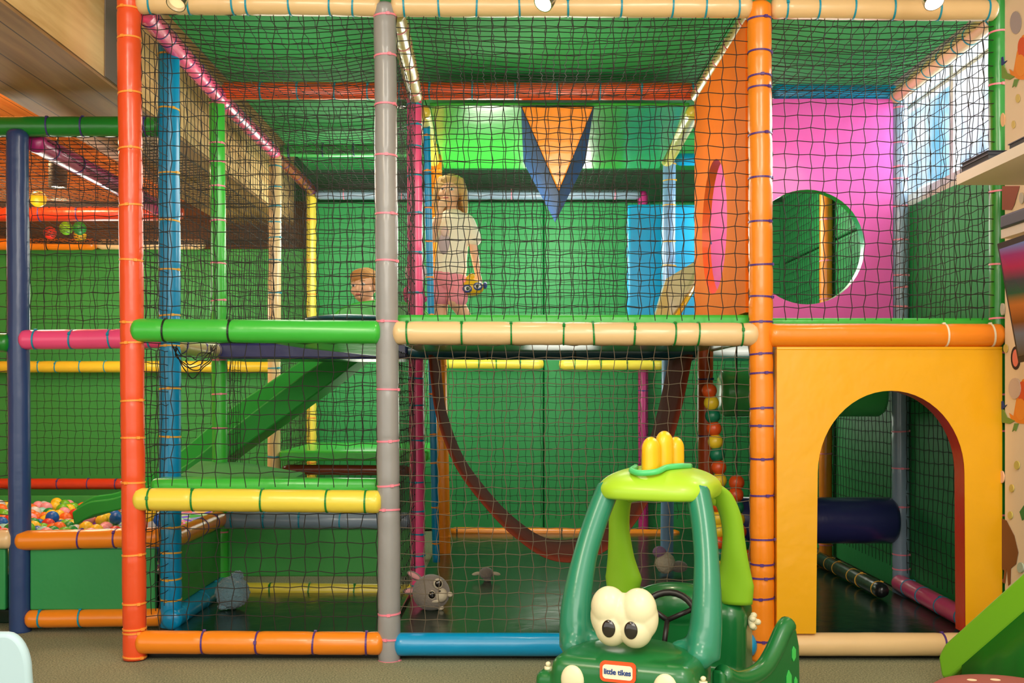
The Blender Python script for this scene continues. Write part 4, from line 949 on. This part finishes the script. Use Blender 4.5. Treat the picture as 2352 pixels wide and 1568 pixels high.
bm = bmesh.new(); tube(bm, smooth_path([(-.13, .36, .685), (-.05, .36, .70), (.05, .36, .70), (.13, .36, .685)], 4), .028, 14); obj('roof_arch', bm, lg, car)
# crest and swoosh
for i, (x, y, h, r_) in enumerate(((-.006, .13, .090, .034), (.016, .19, .104, .034), (.034, .25, .086, .032))):
    bm = bmesh.new(); tube(bm, [(x, y, .765), (x, y, .765 + h - r_ * .9)], r_, 20, flat=(1, 1)); ell(bm, (x, y, .765 + h - r_ * .9), r_, 20, 14)
    for v in bm.verts: v.co.x = x + (v.co.x - x) * .70
    cobj = obj('crest_spike', bm, mat('car_yellow', rgb(246, 190, 20), .35, coat=.2), car); remesh(cobj, .003, 4)
bm = bmesh.new(); tube(bm, smooth_path([(-.052, .15, .776), (-.05, .10, .770), (-.02, .075, .766), (.02, .085, .770), (.035, .13, .778), (.06, .17, .780), (.075, .24, .776)], 6), .008, 10, flat=(1, 1)); obj('crest_base', bm, mat('car_mint', rgb(80, 200, 120), .35), car)
# cartoon eyes
bm = bmesh.new()
for sx in (-1, 1):
    ell(bm, (.036 * sx, -.165, .462), (.044, .038, .050), 28, 18); ell(bm, (.029 * sx, -.165, .415), (.042, .038, .046), 28, 18)
    ell(bm, (.045 * sx, -.160, .440), (.038, .034, .052), 28, 18)
ell(bm, (0, -.162, .448), (.046, .036, .050)); ey = obj('cartoon_eyes', bm, cm, car); remesh(ey, .003, 3)
for sx in (-1, 1):
    bm = bmesh.new(); ell(bm, (.027 * sx, -.2005, .418), (.0165, .006, .021), 22, 12); pu = obj('pupil', bm, eye_d, ey)
# headlights
for sx in (-1, 1):
    bm = bmesh.new(); ell(bm, (.112 * sx, -.214, .292), (.029, .012, .036), 26, 14); obj('headlight', bm, cm, car)
# badge
bd = empty('badge', (0, -.2165, .322)); bd.parent = car; bd.rotation_euler = (math.radians(90), 0, 0)
def rrect(w_, h_, n=8):
    r_ = h_ * .48; pts = []
    for cxx, cyy, a0 in ((w_ - r_, h_ - r_, 0), (-(w_ - r_), h_ - r_, 90), (-(w_ - r_), -(h_ - r_) , 180), (w_ - r_, -(h_ - r_), 270)):
        for i in range(n + 1): a = math.radians(a0 + 90 * i / n); pts.append((cxx + r_ * math.cos(a), cyy + r_ * math.sin(a)))
    return pts
for nm, w_, h_, z_, c in (('badge_border', .043, .024, .003, (232, 84, 34)), ('badge_plate', .036, .0165, .0045, (238, 228, 200))):
    bm = bmesh.new(); poly_prism(bm, rrect(w_, h_), lambda p: (p[0], p[1], z_), lambda p: (p[0], p[1], -.004)); obj(nm, bm, mat('badge_%d' % c[0], rgb(*c), .4), bd, smooth=False)
tc_ = bpy.data.curves.new('badge_text', 'FONT'); tc_.body = 'little tikes'; tc_.size = .0178; tc_.align_x = 'CENTER'; tc_.align_y = 'CENTER'; tc_.extrude = .0006; tc_.offset = .00035; tc_.space_character = .95
to = bpy.data.objects.new('badge_text', tc_); COL.objects.link(to)
bpy.context.view_layer.update()
tme = bpy.data.meshes.new_from_object(to); bpy.data.objects.remove(to); tme.materials.clear(); tme.materials.append(mat('badge_blue', rgb(20, 60, 130), .4))
t2 = link('badge_text', tme, bd); t2.location = (0, 0, .0052)
# steering wheel, door, cap, wheels
bm = bmesh.new(); pts = [(math.cos(a) * .075, 0, math.sin(a) * .075) for a in [i * 2 * math.pi / 28 for i in range(29)]]; tube(bm, pts, .009, 10)
for a in (.5, 2.6, 4.7): tube(bm, [(0, 0, 0), (math.cos(a) * .075, 0, math.sin(a) * .075)], .007, 8)
sw = obj('steering_wheel', bm, blk2, car, loc=(.045, .10, .385)); sw.rotation_euler = (math.radians(-30), 0, 0)
dr = empty('door', (.195, -.02, 0)); dr.parent = car; dr.rotation_euler = (0, 0, math.radians(-24))
bm = bmesh.new(); prf = [(0, .09), (.02, .07), (.33, .07), (.36, .10)] + [(.365, .20), (.362, .30), (.345, .352), (.325, .36), (.30, .345), (.26, .30), (.21, .262), (.15, .25), (.08, .255), (.03, .28), (.0, .30)]
poly_prism(bm, prf, lambda p: (-.018, p[0], p[1]), lambda p: (.018, p[0], p[1])); dp = obj('door_panel', bm, dg, dr); bevel(dp, .010, 3); sm_angle(dp, 60)
bm = bmesh.new(); tube(bm, smooth_path([(.0, .02, .285), (.0, .08, .258), (.0, .15, .253), (.0, .21, .265), (.0, .26, .30), (.0, .305, .347), (.0, .33, .36)], 4), .024, 14); obj('door_rim', bm, dg, dr)
leafm = mat('car_leaf', rgb(70, 200, 90), .4)
for (y, z, a, b) in ((.325, .285, .012, .020), (.300, .215, .016, .032), (.335, .205, .009, .018), (.24, .20, .007, .01), (.20, .15, .013, .02)):
    bm = bmesh.new(); poly_prism(bm, [(y + a * math.cos(t) * (1 if math.cos(t) > -.2 else .7), z + b * math.sin(t)) for t in [i * math.pi / 3 + .5 for i in range(6)]], lambda p: (.0185, p[0], p[1]), lambda p: (.0205, p[0], p[1])); obj('leaf_mark', bm, leafm, dr, smooth=False)
bm = bmesh.new(); ell(bm, (0, 0, 0), (.012, .020, .020), 16, 10)
for k in range(5): ell(bm, (.004, math.cos(k * 1.257) * .018, math.sin(k * 1.257) * .018), (.010, .009, .009), 12, 8)
ell(bm, (.016, 0, 0), (.01, .009, .009)); obj('fuel_cap', bm, cm, car, loc=(.206, .47, .32))
for x in (-.185, .185):
    for y in (-.13, .50):
        bm = bmesh.new(); tube(bm, [(-.03, 0, 0), (-.026, 0, 0), (.026, 0, 0), (.03, 0, 0)], [.062, .070, .070, .062], 26); ell(bm, (.03 * (1 if x > 0 else -1), 0, 0), (.006, .03, .03)); wh = obj('wheel', bm, blk2, car, loc=(x, y, .07)); sm_angle(wh)

# ================================================================== FOREGROUND PIECES
# small green slide at the lower right
ts = empty('toy_slide', (1.45, -.45, 0)); tag(ts, 'lime green toddler slide with dark green chute at the lower right', 'toy slide')
A0 = Vector((1.415, -.40, .075)); A1 = Vector((1.70, -1.02, .70)); pr_ = Vector((.30, .138, 0))
limeS = mat('slide_lime', rgb(118, 186, 34), .35, coat=.2); dks = mat('slide_dark', rgb(16, 120, 30), .35)
for k, b0 in ((0, Vector((0, 0, 0))), (1, pr_)):
    bm = bmesh.new(); d_ = (A1 - A0)
    ends_ = []
    for t in [0, .02, .05] + [i / 12 for i in range(1, 13)]:
        p = A0 + d_ * t + b0 - ts.location; hgt_ = .055 if t > .04 else (.03 if t == 0 else .045)
        up = Vector((-.15, 0, 1)); sd_ = pr_.normalized() * .02
        ends_.append([bm.verts.new(p + up * hgt_ + sd_), bm.verts.new(p + up * hgt_ - sd_), bm.verts.new(p - up * hgt_ - sd_), bm.verts.new(p - up * hgt_ + sd_)])
    for i in range(len(ends_) - 1):
        for j in range(4): bm.faces.new((ends_[i][j], ends_[i][(j + 1) % 4], ends_[i + 1][(j + 1) % 4], ends_[i + 1][j]))
    bm.faces.new(ends_[0]); bm.faces.new(ends_[-1]); r_o = obj('side_rail', bm, limeS, ts); bevel(r_o, .010, 3); sm_angle(r_o, 50)
bm = bmesh.new(); lo = []
for t in [i / 10 for i in range(11)]:
    p = A0 + (A1 - A0) * t - ts.location + Vector((0, 0, -.03)); lo.append([bm.verts.new(p), bm.verts.new(p + pr_), bm.verts.new(p + pr_ - Vector((0, 0, .025))), bm.verts.new(p - Vector((0, 0, .025)))])
for i in range(10):
    for j in range(4): bm.faces.new((lo[i][j], lo[i][(j + 1) % 4], lo[i + 1][(j + 1) % 4], lo[i + 1][j]))
bm.faces.new(lo[0]); bm.faces.new(lo[-1]); obj('chute', bm, dks, ts)
for k in (0, 1):
    bm = bmesh.new(); p = A1 + pr_ * k - ts.location; tube(bm, [p, Vector((p.x - .02, p.y - .05, 0))], .02, 10); obj('leg', bm, limeS, ts)
bm = bmesh.new(); sk0 = []
for t in [i / 8 for i in range(1, 9)]:
    p = A0 + (A1 - A0) * t - ts.location - Vector((0, 0, .045)); s_ = pr_.normalized() * .012
    sk0.append([bm.verts.new(p - s_), bm.verts.new(p + s_), bm.verts.new(Vector((p.x, p.y, max(0, p.z - .28))) + s_), bm.verts.new(Vector((p.x, p.y, max(0, p.z - .28))) - s_)])
for i in range(7):
    for j in range(4): bm.faces.new((sk0[i][j], sk0[i][(j + 1) % 4], sk0[i + 1][(j + 1) % 4], sk0[i + 1][j]))
bm.faces.new(sk0[0]); bm.faces.new(sk0[-1]); obj('side_skirt', bm, dks, ts)
# polka dot pouf
pm = mat('pouf_dots', rgb(158, 84, 74), .85); nt = pm.node_tree; vn = nt.nodes.new('ShaderNodeTexVoronoi'); vn.inputs['Scale'].default_value = 16; vn.inputs['Randomness'].default_value = .15
tc = nt.nodes.new('ShaderNodeTexCoord'); nt.links.new(tc.outputs['Object'], vn.inputs['Vector'])
cr = nt.nodes.new('ShaderNodeValToRGB'); cr.color_ramp.interpolation = 'CONSTANT'; cr.color_ramp.elements[0].color = rgb(236, 216, 180); cr.color_ramp.elements[1].color = rgb(158, 84, 74); cr.color_ramp.elements[1].position = .34
nt.links.new(vn.outputs['Distance'], cr.inputs[0]); nt.links.new(cr.outputs[0], nt.nodes['Principled BSDF'].inputs['Base Color'])
bm = bmesh.new(); tube(bm, [(0, 0, 0), (0, 0, .02), (0, 0, .06), (0, 0, .15), (0, 0, .198), (0, 0, .222), (0, 0, .232), (0, 0, .234)], [.17, .20, .215, .215, .20, .165, .11, .02], 48)
o = obj('pouf', bm, pm, loc=(1.245, -1.22, 0)); o.scale = (1, 1, 1); tag(o, 'dusty red pouf with cream polka dots at the lower right edge', 'pouf')
# pale blue child chair
ch = empty('child_chair', (-1.155, -1.6, 0)); tag(ch, 'pale blue plastic child chair cut off at the lower left', 'chair')
cb = mat('chair_blue', rgb(176, 206, 214), .4)
bm = bmesh.new(); pts = []
for cxx, czz, a0 in ((.10, .39, 0), (-.10, .39, 90)):
    for i in range(9): a = math.radians(a0 + 90 * i / 8); pts.append((cxx + .05 * math.cos(a), czz + .085 * math.sin(a)))
pts += [(-.165, .20), (.165, .20)]
poly_prism(bm, pts, lambda p: (p[0], -.10, p[1]), lambda p: (p[0], -.075, p[1])); o = obj('backrest', bm, cb, ch); bevel(o, .010, 3); sm_angle(o, 50)
bm = bmesh.new(); box(bm, -.16, .16, -.10, .18, .20, .225); o = obj('seat', bm, cb, ch); bevel(o, .01)
for x in (-.14, .14):
    for y in (-.08, .15): bm = bmesh.new(); tube(bm, [(x, y, .2), (x * 1.1, y * 1.1, 0)], [.018, .013], 12); obj('leg', bm, cb, ch)

# shelves, boxes and screen on the papered wall
wh_ = mat('shelf_white', rgb(222, 212, 194), .5); bkm = mat('book_dark', rgb(40, 48, 60), .5, var=.2); pgm = mat('book_page', rgb(190, 168, 150), .7)
def shelf(x0, z0, y0, y1, label, th=.034):
    o = boxo('wall_shelf', x0, 1.771, y0, y1, z0, z0 + th, wh_); return tag(o, label, 'shelf')
z1_ = EH + 475 * 3.70 / F; shelf((2197 - CX) * 3.70 / F, z1_, -1.0, -.26, 'upper white wall shelf at the right edge holding dark books')
z2_ = EH + 352 * 3.70 / F; shelf((2299 - CX) * 3.70 / F, z2_, -.9, -.26, 'lower white wall shelf at the right edge above the screen', .030)
def book(x0, x1, y0, y1, z, h, label):
    e = empty('book', ((x0 + x1) / 2, (y0 + y1) / 2, z)); tag(e, label, 'book', 'books on the wall shelves'); w2, d2 = (x1 - x0) / 2, (y1 - y0) / 2
    bm = bmesh.new(); box(bm, -w2, w2, -d2, d2, 0, .003); box(bm, -w2, w2, -d2, d2, h - .003, h); box(bm, w2 - .003, w2, -d2, d2, 0, h); obj('cover', bm, bkm, e, smooth=False)
    bm = bmesh.new(); box(bm, -w2 + .004, w2 - .003, -d2 + .004, d2 - .004, .003, h - .003); obj('pages', bm, mat('pages_dark', rgb(70, 72, 78), .8), e, smooth=False)
zz = z1_ + .034
book(1.515, 1.70, -.50, -.285, zz + .0005, .020, 'dark book at the bottom of the flat stack on the upper shelf')
book(1.522, 1.69, -.48, -.275, zz + .022, .014, 'slimmer book lying on top of the stack at the end of the upper shelf')
book(1.57, 1.74, -.86, -.52, zz + .0005, .045, 'thick dark book lying behind the stack nearer the viewer on the upper shelf')
o = boxo('storage_box', 1.655, 1.765, -.75, -.275, z2_ + .0305, z2_ + .075, bkm, None, .006); tag(o, 'flat dark box lying on the lower shelf', 'box')
# tilted screen
se = empty('wall_screen', (1.70, -.52, 1.28)); tag(se, 'dark framed screen tilted on the papered wall with a coloured picture', 'screen')
sc_ = bpy.data.materials.new('screen_picture'); sc_.use_nodes = True; nt = sc_.node_tree; b = nt.nodes['Principled BSDF']; b.inputs['Roughness'].default_value = .25
tc = nt.nodes.new('ShaderNodeTexCoord'); mp = nt.nodes.new('ShaderNodeMapping'); mp.inputs['Scale'].default_value = (14, 14, 9); nt.links.new(tc.outputs['Object'], mp.inputs[0])
sx = nt.nodes.new('ShaderNodeSeparateXYZ'); nt.links.new(tc.outputs['Object'], sx.inputs[0])
mr = nt.nodes.new('ShaderNodeMapRange'); mr.inputs['From Min'].default_value = -.19; mr.inputs['From Max'].default_value = .19; nt.links.new(sx.outputs['Z'], mr.inputs[0])
cr = nt.nodes.new('ShaderNodeValToRGB'); cr.color_ramp.elements[0].color = rgb(50, 40, 30); cr.color_ramp.elements[1].color = rgb(60, 110, 150)
for p_, c_ in ((.2, (70, 80, 90)), (.3, (90, 50, 20)), (.45, (150, 80, 30)), (.55, (20, 60, 40)), (.66, (44, 44, 50)), (.78, (140, 24, 60)), (.88, (120, 30, 80))):
    e_ = cr.color_ramp.elements.new(p_); e_.color = rgb(*c_)
nt.links.new(mr.outputs[0], cr.inputs[0]); nt.links.new(cr.outputs[0], b.inputs['Base Color'])
b.inputs['Emission Strength'].default_value = .35; nt.links.new(cr.outputs[0], b.inputs['Emission Color'])
fc = [W(2290, 560, -.34), W(2372, 532, -.50), W(2422, 812, -.55), W(2339, 833, -.36)]
nrm = (fc[1] - fc[0]).cross(fc[3] - fc[0]).normalized(); cen = sum(fc, Vector()) / 4; se.location = cen
if nrm.y > 0: nrm = -nrm
bm = bmesh.new(); a = [bm.verts.new(p - cen) for p in fc]; b2 = [bm.verts.new(p - cen - nrm * .02) for p in fc]; bm.faces.new(a); bm.faces.new(b2[::-1])
for i in range(4): bm.faces.new((a[i], a[(i + 1) % 4], b2[(i + 1) % 4], b2[i]))
obj('screen_frame', bm, mat('screen_black', rgb(34, 34, 38), .4), se, smooth=False)
bm = bmesh.new(); a = [bm.verts.new((p - cen) * .90 + nrm * .002) for p in fc]; b2 = [bm.verts.new((p - cen) * .90) for p in fc]; bm.faces.new(a); bm.faces.new(b2[::-1])
for i in range(4): bm.faces.new((a[i], a[(i + 1) % 4], b2[(i + 1) % 4], b2[i]))
obj('display', bm, sc_, se, smooth=False)
print('balls', nb, 'objects', len(bpy.data.objects))
